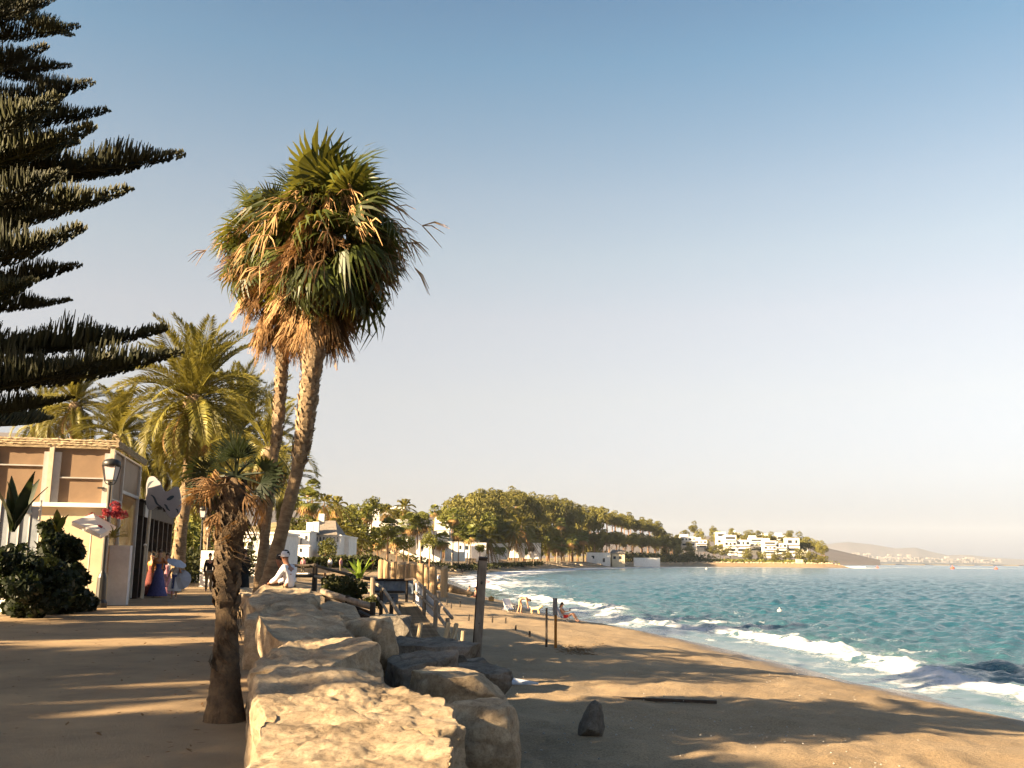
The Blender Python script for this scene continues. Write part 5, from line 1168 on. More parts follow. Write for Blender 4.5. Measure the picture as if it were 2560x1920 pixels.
# beach club
Yc = shoreY(1500) + 40
rt_, W, H = house('beach_club', 'flat white beach club building at the waterline of the wood', 'building', 1468, 1526, 1406, 1382, Yc, 11, [(.25, .55, .12, .3), (.72, .25, .1, .4)], group=None, sink=4)
block(rt_, (-W * .4, -6.5, -3), (W * .25, 3, 3 + H * .55))
rt_, W, H = house('beach_house', 'cream beach house with a hipped roof right of the white beach club', 'building', 1530, 1562, 1404, 1384, Yc + 4, 10, [(.2, .5, .2, .35), (.65, .5, .2, .4)], 'cream', None, sink=4)
b = MB(); hw = W / 2 + .8; b.add([(-hw, -6, H + .25), (hw, -6, H + .25), (hw, 6, H + .25), (-hw, 6, H + .25), (-hw * .7, 0, H + 3), (hw * .7, 0, H + 3)], [(0, 1, 5, 4), (1, 2, 5), (2, 3, 4, 5), (3, 0, 4)]); b.obj('roof', 'tile', parent=rt_)
house('low_wall', 'low white walls between the beach house and the rocks', 'wall', 1585, 1650, 1404, 1395, Yc + 60, 3, [], group=None, sink=4)
# apartment hill on the right
G_A = 'white apartments of the right headland'
for i, (a, c, yb_, yt_, ns, nb_) in enumerate([(1702, 1740, 1368, 1342, 2, 4), (1738, 1768, 1372, 1350, 2, 3), (1794, 1815, 1378, 1330, 3, 2), (1812, 1842, 1382, 1338, 3, 3), (1828, 1852, 1352, 1332, 1, 2), (1842, 1876, 1384, 1350, 2, 3), (1876, 1908, 1380, 1345, 3, 3), (1895, 1922, 1350, 1340, 1, 3), (1910, 1942, 1388, 1352, 3, 3), (1938, 1968, 1386, 1358, 2, 3), (1942, 1970, 1352, 1338, 1, 2), (1968, 2000, 1384, 1345, 2, 2), (1995, 2020, 1385, 1366, 1, 2)]):
    Yd = shoreY(a) + 80 + (1395 - yb_) * 2.5 + (45 if ns == 1 else 0)
    flats('apartment_block', ['white apartment block behind the loose trees', 'second white block left of the hill apartments', 'tall narrow white block at the left of the hill', 'stepped white block with three storeys', 'upper white penthouse block', 'low white block between two trees', 'white block in the middle of the hill', 'upper middle white roof terrace', 'white block with dark balconies', 'low white block right of the dark balconies', 'highest white block on the right skyline', 'white block half hidden by the right trees', 'last small white block at the right trees'][i], a, c, yb_, yt_, Yd, ns, nb_, G_A)
for i, (a, c, y0, y1) in enumerate([(1991, 2000, 1407, 1398), (2001, 2008, 1406, 1399)]):
    house('beach_hut', ['cream beach hut on the far sand', 'smaller cream beach hut on the far sand'][i], 'hut', a, c, y0, y1, 985, 3, [], 'cream', sink=2)
b = MB(); a = at(2113, 1412, 1060); c = at(2161, 1412, 1060); b.box(((a.x + c.x) / 2, 1060, SEA + 0.6), (c.x - a.x, 6, 1.9)); tag(b.obj('jetty', 'white'), 'long low white jetty off the far point', 'jetty')
# far town
r = random.Random(12); FT = MB(); k = 0
for px in list(range(2075, 2500, 5)):
    for _ in range(2):
        x_ = px + r.uniform(-4, 4); base = 1400 + 6 * (x_ - 2075) / 425; up = r.choice((0, 0, r.uniform(3, 12), r.uniform(6, 22))) * (1 - (x_ - 2075) / 600)
        a = at(x_, base - up, 13260); w_ = r.uniform(8, 20); h_ = r.uniform(6, 12)
        FT.box((a.x, a.y, a.z), (w_ * 2.4, 60, h_ * 2.6))
o = FT.obj('far_town', 'town'); tag(o, 'tiny pale buildings of the town across the bay', 'town', kind='stuff')
a = at(2083, 1388, 13200); b = MB(); b.box((0, 0, -30), (36, 36, 148)); b.box((28, 0, -62), (28, 28, 86)); tag(b.obj('tower_block', 'town', loc=a), 'pale tower block in the haze right of the wooded point', 'tower')
# beach club stones, far seawall, umbrellas and posts on the far promenade
b = MB(); r = random.Random(3)
for i in range(420):
    px = r.uniform(1440, 2120); Yd = shoreY(px) + r.uniform(26, 42); a = at(px, 1410, Yd); s_ = r.uniform(0.5, 1.6); b.ball((a.x, Yd, hz(a.x, Yd) + s_ * .2), (s_, s_, s_ * .7), 6, 4)
for i in range(360):
    px = r.uniform(960, 1440); Yd = max(shoreY(px) + 44, 266) + r.uniform(-1, 3); a = at(px, 1410, Yd); s_ = r.uniform(0.35, 0.9); b.ball((a.x, Yd, hz(a.x, Yd) + s_ * .2), (s_, s_, s_ * .7), 6, 4)
tag(b.obj('shore_rocks', 'stone'), 'line of pale rocks along the far shore', 'rocks', kind='stuff')
wl_ = empty('sea_wall', at(705, 1402, 118), 'low stone wall along the far promenade', 'wall'); b = MB(); o6 = wl_.location.copy()
P_ = [at(640, 1402, 112), at(790, 1402, 118), at(935, 1402, 132), at(1060, 1402, 205)]
for q in P_: q.z = 0.0
for i in range(3): b.bar(P_[i] - o6 + Vector((0, 0, 0.15)), P_[i + 1] - o6 + Vector((0, 0, 0.15)), 0.5, 0.55)
b.obj('wall', 'stone', parent=wl_)
# green beach awning, poles with screens
a = at(1325, 1408, shoreY(1325) + 36); root = empty('green_awning', a, 'green fabric awning on thin posts on the far beach', 'awning')
b = MB(); b.box((0, 0, 2.3), (3.8, 2.5, 0.12)); b.obj('canopy', 'greenc', parent=root)
for x_ in (-1.7, 1.7): b = MB(); b.tube([(x_, -1, -1.5), (x_, -1, 2.3)], 0.07, 5); b.obj('post', 'post_white', parent=root)
for i, (px, Yd) in enumerate([(1130, 278), (1168, 310), (1392, 610), (1400, 620)]):
    a = at(px, 1404, Yd); b = MB(); b.tube([(0, 0, -1), (0, 0, (1404 - 1382) * mpp(Yd))], 0.22 if px < 1200 else .16, 6); tag(b.obj('shore_pole', 'post_white', loc=a), ['pale square pole at the left of the far glass fence', 'pale pole at the right of the far glass fence', 'thin pole before the dark wood', 'second thin pole before the dark wood'][i], 'pole')
# buoys
for i, (px, py, s_, m, lab) in enumerate([(1949, 1529, 0.22, 'canvas', 'white float bobbing on the near waves'), (2193, 1411, 1.6, 'buoy_red', 'red buoy nearest the white jetty'), (2381, 1416, 2.2, 'buoy_red', 'red buoy near the right horizon'), (2490, 1419, 1.8, 'buoy_red', 'red buoy farthest right'), (1766, 1423, 0.8, 'canvas', 'small white boat float off the far beach')]):
    p = on(px, py, SEA) if i else on(px, py, SEA); Yd = min(p.y, 1000); p = at(px, py, Yd)
    b = MB(); b.lathe([(0.3, -0.8), (0.9, -0.2), (1.0, 0.2), (0.6, 0.7), (0.12, 0.9), (0.1, 1.5)], 12); o = b.obj('buoy', m, loc=(p.x, p.y, SEA + s_ * 0.2), scale=s_); tag(o, lab, 'buoy')

# ------------------------------------------------------------------ restaurant, portal, sign, lamps on the left
RZ = math.atan2(0.22, 0.975)
C0 = at(250, 1521, 30.0); C0.z = 0.0
rs = empty('restaurant', C0, 'glazed beach restaurant with tan blinds and a reed roof edge', 'restaurant', rz=RZ)
def bx(name, m, *boxes, parent=rs, label=None):
    b = MB()
    for c, d in boxes: b.box(c, d)
    o = b.obj(name, m, parent=parent)
    if label: o['label'] = label
    return o
ZT, ZB = 5.08, 3.02
bx('wall', 'cream', ((-7.5, 0.12, ZB / 2), (15, 0.2, ZB)), ((-0.12, 2.9, 0.5), (0.2, 5.6, 1.0)))
bx('sill', 'white', ((-7.5, -0.03, ZB + 0.06), (15, 0.3, 0.13)))
bx('flat_roof', 'reed', ((-7.6, 2.9, ZT - 0.16), (14.8, 5.4, 0.12)))
bx('inner_wall', 'cream', ((-7.6, 5.6, ZT / 2), (14.8, 0.15, ZT - 0.3)), ((-14.9, 2.9, ZT / 2), (0.15, 5.4, ZT - 0.3)))
q = random.Random(4)
for a, c in (((-15, -0.12, ZT - 0.08), (0.2, -0.12, ZT - 0.08)), ((0.14, -0.2, ZT - 0.08), (0.14, 5.9, ZT - 0.08))):
    a = Vector(a); c = Vector(c); n = int((c - a).length / 0.09); b = MB()
    for s_ in (0, 1, 2): b.tube([a.lerp(c, k / n) + Vector((0, 0, 0.07 - 0.07 * s_ + q.gauss(0, .007))) for k in range(n + 1)], 0.05, 6, jit=0.25, rr=q)
    b.obj('reed_edge', 'reed', parent=rs)
posts_ = [0.0, -1.76, -3.55, -5.35, -7.15, -8.95, -10.75, -12.55, -14.35]
for x in posts_: bx('post', 'post_white', ((x, -0.06, (ZT + ZB) / 2 - 0.08), (0.13, 0.12, ZT - ZB - 0.2)))
for i, (x0, x1) in enumerate(zip(posts_[:-1], posts_[1:])):
    zt = ZT - 0.25; m_ = (x0 + x1) / 2; w_ = x0 - x1
    f = bx('window', 'alu', ((x0 - 0.15, 0, (zt + ZB) / 2), (0.15, 0.1, zt - ZB - 0.25)), ((x1 + 0.17, 0, (zt + ZB) / 2), (0.2, 0.1, zt - ZB - 0.25)), ((m_, 0, ZB + (0.9 if i == 0 else 1.25)), (w_ - .4, 0.07, 0.04)))
    bx('blind', 'blind', ((m_, 0.05, (zt + ZB) / 2), (w_ - 0.1, 0.03, zt - ZB)), parent=f)
f = bx('window', 'alu', ((0, 0.25, 2.9), (0.08, 0.07, 3.9)), ((0, 2.05, 2.9), (0.08, 0.1, 3.9)), ((0, 5.6, 2.45), (0.09, 0.12, 4.8)), ((0, 3.8, 3.66), (0.07, 3.5, 0.1)), ((0, 1.1, 3.3), (0.07, 1.8, 0.04)), ((0, 2.9, 4.83), (0.07, 5.4, 0.06)))
bx('blind', 'blind', ((-0.05, 1.15, 3.9), (0.02, 1.75, 1.9)), ((-0.05, 3.85, 4.25), (0.02, 3.4, 1.1)), parent=f)
bx('amber_pane', 'amber', ((-0.05, 3.85, 2.3), (0.02, 3.4, 2.65)), ((-0.05, 1.15, 1.95), (0.02, 1.75, 1.85)), parent=f)
b = MB(); b.box((-0.25, -0.09, ZB + 0.6), (0.2, 0.06, 0.05)); b.obj('handle', 'iron', parent=rs)

def W2(x, y, z=0.0): return C0 + Matrix.Rotation(RZ, 3, 'Z') @ Vector((x, y, z))
# white pillar block
a = at(289, 1512, 31.3); a.z = 0; b = MB(); b.box((0, 0, 0.93), (0.68, 0.45, 1.9), rz=RZ); tag(b.obj('white_block', 'white_blk', loc=a), 'whitewashed block wall standing right of the black street lamp', 'wall')
# street lamp
def street_lamp(loc, H, label, s=1.0):
    root = empty('street_lamp', loc, label, 'street lamp', 'old-style street lamps')
    b = MB(); b.lathe([(0.20, 0), (0.21, 0.15), (0.15, 0.25), (0.13, 0.9), (0.10, 1.0), (0.055, 1.1), (0.05, H - 0.75), (0.07, H - 0.72), (0.05, H - 0.66)], 12); b.obj('pole', 'iron', parent=root, smooth=False)
    b = MB()
    for k in range(4):
        a = R(45 + 90 * k); b.tube([(0, 0, H - 0.78), (math.cos(a) * .14, math.sin(a) * .14, H - 0.72), (math.cos(a) * .19, math.sin(a) * .19, H - 0.62)], 0.014, 5)
        b.tube([(math.cos(a) * .19, math.sin(a) * .19, H - 0.62), (math.cos(a) * .29, math.sin(a) * .29, H - 0.17)], 0.013, 5)
    b.box((0, 0, H - 0.63), (0.30, 0.30, 0.025)); b.obj('lantern_frame', 'iron', parent=root)
    b = MB(); 
    lo = [(x * .125, y * .125, H - 0.61) for x, y in ((-1, -1), (1, -1), (1, 1), (-1, 1))]; hi = [(x * .19, y * .19, H - 0.17) for x, y in ((-1, -1), (1, -1), (1, 1), (-1, 1))]
    b.add(lo + hi, [(0, 1, 5, 4), (1, 2, 6, 5), (2, 3, 7, 6), (3, 0, 4, 7), (0, 3, 2, 1)]); b.obj('lantern_glass', 'lamp_glass', parent=root)
    b = MB(); b.lathe([(0.25, H - 0.2), (0.27, H - 0.17), (0.275, H - 0.08), (0.22, H - 0.01), (0.12, H + 0.03), (0.02, H + 0.05)], 14); b.obj('lantern_roof', 'iron', parent=root, smooth=True)
    return root
a = on(249, 1520, 0.0); street_lamp(a, at(272, 1150, a.y).z, 'black lantern street lamp in front of the restaurant corner')
a = on(496, 1458, 0.0); street_lamp(a, at(504, 1268, a.y).z, 'distant black street lamp right of the parasol girl')
# globe lamps
def globe(px, py, Yd, rad_, label, h, m='canvas', stem=0.05):
    c = at(px, py, Yd); root = empty('globe_lamp', (c.x, Yd, c.z - h), label, 'lamp'); b = MB(); b.ball((0, 0, h), rad_, 14, 10); b.obj('globe', m, parent=root, smooth=True)
    b = MB(); b.lathe([(stem * 1.6, 0), (stem, 0.1), (stem, h - rad_ * 1.1), (stem * 1.8, h - rad_ * .9)], 10); b.obj('stem', 'post_white', parent=root)
globe(76, 1216, 26.2, 0.10, 'white globe lamp on a pillar at the far left', 0.75, stem=0.075); globe(100, 1276, 26.6, 0.035, 'tiny white lamp on the glass screen top', 0.25, stem=0.02)
globe(284, 1126, 37.0, 0.07, 'small white globe above the restaurant side roof', 0.3); globe(521, 1322, 60, 0.12, 'small bright globe among the palms left of the young palm', 1.3, stem=0.03)
globe(363, 1363, 36.0, 0.06, 'small bright lamp between the portal posts', 1.9, stem=0.03)
# glass windbreak screens at the far left, on a low white wall
a = at(92, 1400, 26.8); root = empty('glass_screen', Vector((a.x, 26.8, 0)), 'pale glass windbreak panels on a low white wall at the left edge', 'glass screen')
zt = at(75, 1248, 26.8).z; z0 = 1.55
M['screen'] = mat('screen_glass', (0.22, 0.24, 0.27), (0.15, 0.17, 0.2), 0.15, 2, spec=0.6)
b = MB(); b.box((-0.75, 0.15, 0.75), (1.6, 0.25, 1.5)); b.obj('wall', 'white', parent=root)
for k in range(5): bx('pane', 'screen', ((-1.3 + 0.28 * k, 0.05 + 0.02 * (k % 2), (zt + z0) / 2 - 0.2 * (k > 3)), (0.26, 0.02, zt - z0)), parent=root)
for k in range(6): bx('upright', 'alu', ((-1.44 + 0.28 * k, 0.03, (zt + z0) / 2 - 0.05), (0.03, 0.04, zt - z0 + 0.05)), parent=root)
# white canvas parasol
ap = at(233, 1284, 28.4); cs = [at(180, 1303, 27.6), at(253, 1336, 26.9), at(290, 1316, 29.6), at(215, 1296, 30.2)]
root = empty('canvas_parasol', Vector((ap.x, ap.y, 0)), 'white sunlit canvas parasol between the dark plants and the blinds', 'parasol'); o = root.location
b = MB(); V = [ap - o] + [c - o for c in cs] + [ap - o - Vector((0, 0, 0.03))] + [c - o - Vector((0, 0, 0.12)) for c in cs]
b.add(V, [(0, 1, 2), (0, 2, 3), (0, 3, 4), (0, 4, 1), (1, 6, 7, 2), (2, 7, 8, 3), (3, 8, 9, 4), (4, 9, 6, 1)]); b.obj('canopy', 'canvas', parent=root)
b = MB(); b.tube([(0, 0, 0), (0, 0, ap.z - 0.03)], 0.025, 8); b.obj('pole', 'post_white', parent=root)
# planting in front of the restaurant
def clump(px, py, Yd, rx, rz_, n, size, m, seed, name, label, ry=0.7):
    bl = rblobs(seed, 9, (rx * .62, ry * .6, rz_ * .62), min(rx, rz_) * 0.55); o = link(name, clumps(name, m, bl, n, size, seed), None, at(px, py, Yd)); return tag(o, label, 'shrub', 'dark planting in front of the restaurant')
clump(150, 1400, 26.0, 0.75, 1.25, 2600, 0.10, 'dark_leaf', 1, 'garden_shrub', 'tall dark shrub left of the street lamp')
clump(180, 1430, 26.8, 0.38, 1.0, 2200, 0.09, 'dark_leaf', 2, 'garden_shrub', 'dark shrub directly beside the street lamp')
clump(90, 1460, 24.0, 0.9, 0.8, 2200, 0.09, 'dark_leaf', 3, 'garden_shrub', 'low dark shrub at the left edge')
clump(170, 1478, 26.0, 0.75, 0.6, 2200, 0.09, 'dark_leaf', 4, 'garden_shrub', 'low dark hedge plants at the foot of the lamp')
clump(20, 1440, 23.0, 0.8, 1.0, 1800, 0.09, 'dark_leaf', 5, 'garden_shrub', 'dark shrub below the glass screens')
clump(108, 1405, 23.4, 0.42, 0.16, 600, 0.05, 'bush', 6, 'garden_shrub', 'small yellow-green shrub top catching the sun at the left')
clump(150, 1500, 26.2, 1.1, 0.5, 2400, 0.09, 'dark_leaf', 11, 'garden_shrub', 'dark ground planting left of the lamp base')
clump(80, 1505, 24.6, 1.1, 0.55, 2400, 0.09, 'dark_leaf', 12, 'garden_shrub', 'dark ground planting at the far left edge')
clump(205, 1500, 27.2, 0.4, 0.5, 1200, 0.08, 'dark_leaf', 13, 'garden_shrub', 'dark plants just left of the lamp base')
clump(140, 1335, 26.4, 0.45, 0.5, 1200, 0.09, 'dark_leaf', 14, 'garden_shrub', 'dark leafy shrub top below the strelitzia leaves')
def flowers(px, py, Yd, rad_, seed, label):
    o = link('bougainvillea', clumps('bougainvillea', 'flower', rblobs(seed, 7, (rad_, .3, rad_ * .8), rad_ * .42), 520, 0.045, seed), None, at(px, py, Yd)); tag(o, label, 'flowering shrub')
flowers(244, 1290, 28.9, 0.36, 1, 'red bougainvillea left of the lamp pole'); flowers(286, 1280, 29.2, 0.32, 2, 'magenta bougainvillea right of the lamp pole'); flowers(240, 1322, 27.6, 0.13, 3, 'orange-red blossoms at the parasol corner')
leafplant(at(146, 1330, 25.0), 7, 0.62, 0.11, 'fan_green', 6, 'strelitzia', 'large upright strelitzia leaves lit at the tip', 0.28)
leafplant(at(30, 1330, 22.6), 9, 1.6, 0.16, 'dark_leaf', 7, 'banana_plant', 'tall banana-like leaves at the left edge', 0.22)
leafplant(at(282, 1345, 28.6), 14, 0.5, 0.03, 'feather', 8, 'spiky_plant', 'sunlit spiky leaves right of the lamp pole', 0.7)
# dark timber portal
pr = empty('timber_portal', W2(0.0, 6.3), 'dark timber portal with teal glass panels behind the grey sign', 'portal', rz=RZ)
ZP = at(330, 1262, 36.5).z
for k, (x, y) in enumerate(((0.0, 0.2), (0.0, 1.3), (0.02, 3.0), (0.0, 4.6), (0.0, 6.2), (0.0, 7.8), (0.0, 9.4), (-3.0, 0.2), (-3.0, 3.0), (-3.0, 6.2), (-3.0, 9.4))):
    bx('post', 'wood_dark', ((x, y, ZP / 2), (0.24, 0.24, ZP)), parent=pr)
bx('beam', 'wood_dark', ((0, 4.8, ZP - 0.18), (0.28, 9.8, 0.5)), ((-3, 4.8, ZP - 0.2), (0.25, 9.8, 0.35)), parent=pr)
for k in range(6): bx('cross_beam', 'wood_dark', ((-1.5, 0.3 + 1.8 * k, ZP + 0.08), (3.6, 0.14, 0.16)), parent=pr)
for k, y in enumerate((0.75, 2.15, 3.8, 7.0, 8.6)): bx('glass_panel', 'teal', ((-0.05, y, ZP * .42), (0.03, 0.75, ZP * .8)), parent=pr)
bx('roof', 'wood_dark', ((-1.6, 4.8, ZP + 0.19), (3.4, 9.6, 0.05)), parent=pr)
bx('counter', 'wood_dark', ((-2.4, 4.8, 0.6), (0.9, 9.0, 1.2)), parent=pr)
bx('poster', 'canvas', ((0.14, 0.75, ZP + 0.0), (0.03, 0.8, 0.9)), parent=pr)
# grey freeform sign on a pole
def extr(pts, t, y0=0.0):
    b = MB(); n = len(pts); b.add([(x, y0, z) for x, z in pts] + [(x, y0 + t, z) for x, z in pts], [tuple(range(n)), tuple(range(2 * n - 1, n - 1, -1))] + [(i, i + n, (i + 1) % n + n, (i + 1) % n) for i in range(n)]); return b
def sm(pts, k=5, closed=True):
    P = [Vector((a, b, 0)) for a, b in pts]; n = len(P); out = []
    for i in range(n if closed else n - 1):
        p0, p1, p2, p3 = (P[(i - 1) % n], P[i], P[(i + 1) % n], P[(i + 2) % n]) if closed else (P[max(i - 1, 0)], P[i], P[i + 1], P[min(i + 2, n - 1)])
        for j in range(k):
            u = j / k; out.append(0.5 * ((2 * p1) + (p2 - p0) * u + (2 * p0 - 5 * p1 + 4 * p2 - p3) * u * u + (3 * p1 - p0 - 3 * p2 + p3) * u ** 3))
    return [(p.x, p.y) for p in out]
Ys = 36.2; k_ = Ys / F / 6.91; sx0, sy0 = 680, 1400
def zp(l): return [((x - sx0) * k_, -(y - sy0) * k_) for x, y in l]
base_s = at(300 + sx0 / 6.91, 1160 + sy0 / 6.91, Ys)
sg = empty('shop_sign', Vector((base_s.x, Ys, 0)), 'grey freeform cut-out sign board with dark wave strokes above the portal', 'sign'); zo = base_s.z
front = sm(zp([(415, 430), (500, 318), (590, 312), (640, 400), (690, 480), (740, 492), (800, 462), (860, 412), (930, 425), (965, 520), (985, 620), (998, 740), (975, 850), (925, 915), (850, 942), (780, 885), (725, 795), (680, 755), (600, 745), (545, 775), (500, 805), (440, 798), (402, 710), (388, 590), (415, 490)]), 4)
o = extr(front, 0.09).obj('board', 'sign_grey', parent=sg, loc=(0, 0, zo))
back = sm(zp([(345, 340), (375, 245), (445, 222), (510, 262), (545, 330), (470, 420), (420, 500), (405, 560), (362, 545), (345, 440)]), 4)
o = extr(back, 0.10, 0.2).obj('rear_board', 'sign_grey', parent=sg, loc=(0, 0, zo))
inner = sm(zp([(365, 400), (392, 330), (450, 305), (500, 312), (440, 400), (400, 480), (372, 510)]), 4); extr(inner, 0.02, 0.185).obj('recess', 'sign_dark', parent=sg, loc=(0, 0, zo))
def stroke(pts, w0):
    P = sm(zp(pts), 5, False) + zp(pts[-1:]); n = len(P); L = []; Rr = []
    for i, p in enumerate(P):
        a = P[max(i - 1, 0)]; c = P[min(i + 1, n - 1)]; d = Vector((c[0] - a[0], c[1] - a[1])).normalized(); w_ = w0 * k_ * math.sin(math.pi * min(max((i + .6) / n, 0.08), 0.95)) ** .6
        L.append((p[0] - d.y * w_, p[1] + d.x * w_)); Rr.append((p[0] + d.y * w_, p[1] - d.x * w_))
    extr(L + Rr[::-1], 0.012, -0.012).obj('stroke', 'sign_dark', parent=sg, loc=(0, 0, zo))
stroke([(470, 552), (515, 580), (545, 625), (575, 685), (615, 725), (665, 748)], 17)
stroke([(712, 712), (745, 735), (775, 785), (820, 820)], 16)
stroke([(915, 788), (945, 805), (958, 855)], 13)
stroke([(750, 628), (790, 615), (830, 590), (868, 570)], 30)
b = MB(); p = zp([(470, 800)])[0]; b.tube([(p[0], 0.06, zo + p[1] + .2), (p[0] - 0.05, 0.06, 0.0)], 0.055, 10); b.obj('pole', 'post_white', parent=sg)
# distant structures at the end of the promenade
hp = [Vector((-18.5, 50, 0)), Vector((-20.0, 62, 0)), Vector((-21.5, 74, 0)), Vector((-23.0, 84, 0))]
mass('garden_hedge', hp, 1.6, 2.4, 9000, 0.13, 'hedge', 'dark garden hedge closing the end of the promenade', 6)
hp = [Vector((-28.0, 52, 0)), Vector((-30, 66, 0)), Vector((-30, 80, 0)), Vector((-29, 94, 0))]
mass('palm_thicket', hp, 5, 6.0, 12000, 0.26, 'bush', 'dense sunlit thicket under the date palms', 7)
house('garden_house', 'white house glimpsed behind the palms left of the young palm', 'house', 590, 700, 1420, 1335, 100, 8, [(.3, .6, .08, .2), (.7, .6, .08, .2)], sink=2)
a = at(522, 1452, 52); b = MB(); b.box((0, 0, 0.95), (1.0, 0.08, 1.9)); tag(b.obj('white_door', 'white', loc=(a.x, 52, 0)), 'white doorway panel behind the person left of the young palm', 'door')
a = at(605, 1452, 70); b = MB(); b.box((0, 0, 0.06), (4.0, 1.2, 0.12)); tag(b.obj('kerb', 'white', loc=(a.x, 62, 0.0)), 'pale kerb step across the far promenade', 'kerb')

# ------------------------------------------------------------------ people
def skinned(name, V, E, Rd, m, parent=None, loc=None, rz=0.0, root=0, sub=1):
    me = bpy.data.meshes.new('tmp'); me.from_pydata(V, E, []); o = bpy.data.objects.new('tmp', me); col.objects.link(o)
    md = o.modifiers.new('s', 'SKIN'); md.use_smooth_shade = True
    for i, v in enumerate(me.skin_vertices[0].data): rr_ = Rd[i]; v.radius = rr_ if hasattr(rr_, '__len__') else (rr_, rr_); v.use_root = (i == root)
    sb = o.modifiers.new('b', 'SUBSURF'); sb.levels = sub; sb.render_levels = sub
    dg = bpy.context.evaluated_depsgraph_get(); dg.update(); m2 = bpy.data.meshes.new_from_object(o.evaluated_get(dg)); m2.name = name
    bpy.data.objects.remove(o); bpy.data.meshes.remove(me); m2.materials.clear(); m2.materials.append(M[m]); return link(name, m2, parent, loc, (0, 0, rz))
J0 = dict(pel=(0, 0, .95), wai=(0, .01, 1.10), che=(0, .0, 1.30), nec=(0, .01, 1.47), hd0=(0, -.015, 1.56), hd1=(0, -.005, 1.66), hd2=(0, .01, 1.72),
          shL=(.165, 0, 1.41), elL=(.21, .02, 1.14), wrL=(.21, -.05, .90), haL=(.21, -.07, .82), shR=(-.165, 0, 1.41), elR=(-.21, .02, 1.14), wrR=(-.21, -.05, .90), haR=(-.21, -.07, .82),
          hiL=(.09, 0, .90), knL=(.10, -.02, .50), anL=(.10, .02, .09), toL=(.11, -.13, .035), hiR=(-.09, 0, .90), knR=(-.10, -.02, .50), anR=(-.10, .02, .09), toR=(-.11, -.13, .035))
JR = dict(pel=(.14, .10), wai=(.12, .09), che=(.145, .10), nec=.055, hd0=(.065, .075), hd1=(.08, .095), hd2=(.05, .06), sh=.062, el=.042, wr=.03, ha=.034, hi=.09, kn=.058, an=.038, to=.03)
JE = [('pel', 'wai'), ('wai', 'che'), ('che', 'nec'), ('nec', 'hd0'), ('hd0', 'hd1'), ('hd1', 'hd2')] + [e for s in 'LR' for e in (('che', 'sh' + s), ('sh' + s, 'el' + s), ('el' + s, 'wr' + s), ('wr' + s, 'ha' + s), ('pel', 'hi' + s), ('hi' + s, 'kn' + s), ('kn' + s, 'an' + s), ('an' + s, 'to' + s))]
def jr(k): return JR.get(k) or JR[k[:2]]
def person(label, loc, face, H, pose=None, skin='skin', hair='hair', top=None, legs=None, dress=None, sleeves=True, group=None, hairlong=False):
    J = dict(J0); J.update(pose or {}); s = H / 1.75; root = empty('person', loc, label, 'person', group, rz=face); root.scale = (s, s, s)
    ks = list(J); V = [J[k] for k in ks]; E = [(ks.index(a), ks.index(b_)) for a, b_ in JE]; Rd = [jr(k) for k in ks]
    for sd in 'LR':                                      # five unequal fingers on each hand
        h_ = Vector(J['ha' + sd]); w_ = Vector(J['wr' + sd]); d = (h_ - w_).normalized(); x = d.cross(Vector((0, 1, 0.2))).normalized(); y = d.cross(x)
        for k, (a_, l_) in enumerate(((-1.5, .055), (-.6, .085), (-.1, .095), (.4, .085), (.9, .065))):
            V.append(tuple(h_ + x * 0.018 * a_ + d * l_ - y * 0.015 * (k > 0))); Rd.append(.009); E.append((ks.index('ha' + sd), len(V) - 1))
    skinned('body', V, E, Rd, skin, root, root=0)
    def sub_(name, keys, m, grow, cut=None):
        kk = [k for k in ks if k in keys]; vv = [J[k] for k in kk]; ee = [(kk.index(a), kk.index(b_)) for a, b_ in JE if a in kk and b_ in kk]
        rr_ = [tuple(q + grow for q in jr(k)) if hasattr(jr(k), '__len__') else jr(k) + grow for k in kk]; return skinned(name, vv, ee, rr_, m, root)
    if top: sub_('shirt', {'pel', 'wai', 'che', 'shL', 'shR', 'elL', 'elR'} | ({'wrL', 'wrR'} if sleeves else set()), top, .022)
    if legs: sub_('trousers', {'pel', 'hiL', 'hiR', 'knL', 'knR', 'anL', 'anR'}, legs, .022)
    h1 = Vector(J['hd1']); up = (h1 - Vector(J['nec'])).normalized(); b = MB(); b.ball((0, 0.022, 0.02), (.085, .095, .10), 14, 10)
    if hairlong: b.ball((0, .07, -.12), (.075, .045, .17), 10, 8)
    o = b.obj('hair', hair, parent=root, smooth=True); o.location = h1 + Vector((0, 0, .015)); o.rotation_euler = Vector((0, 0, 1)).rotation_difference(up).to_euler()
    b = MB(); b.ball((0, 0, 0), (.013, .02, .018), 6, 5); b.ball((.085, .08, -.005), (.012, .02, .028), 6, 5); b.ball((-.085, .08, -.005), (.012, .02, .028), 6, 5)
    o = b.obj('face_features', skin, parent=root, smooth=True); o.location = h1 + Vector((0, -.095, -.02))
    if dress:
        m, prof, n = dress; b = MB(); b.lathe(prof, 22); o = b.obj('dress', m, parent=root, smooth=True)
    return root
DR = [(.0, 1.41), (.10, 1.42), (.13, 1.36), (.125, 1.18), (.115, 1.08), (.16, .95), (.20, .7), (.26, .42), (.36, .1), (.38, .06), (.1, .07)]
DRT = DR[::-1]
def gp(px, py): p = on(px, py, 0.0); return p
arm_up = dict(elL=(.26, -.12, 1.25), wrL=(.2, -.3, 1.38), haL=(.18, -.36, 1.42))
person('woman in a long purple dress with orange-lit shoulders in front of the portal', gp(392, 1494), 0.3, 1.78, arm_up, hair='hair_brown', top='orange', dress=('purple', [(r_, z) for r_, z in DRT if z < 1.2] + [(.13, 1.25), (.0, 1.26)], 0), hairlong=True)  # orange top colours in the warm light on her head and shoulders
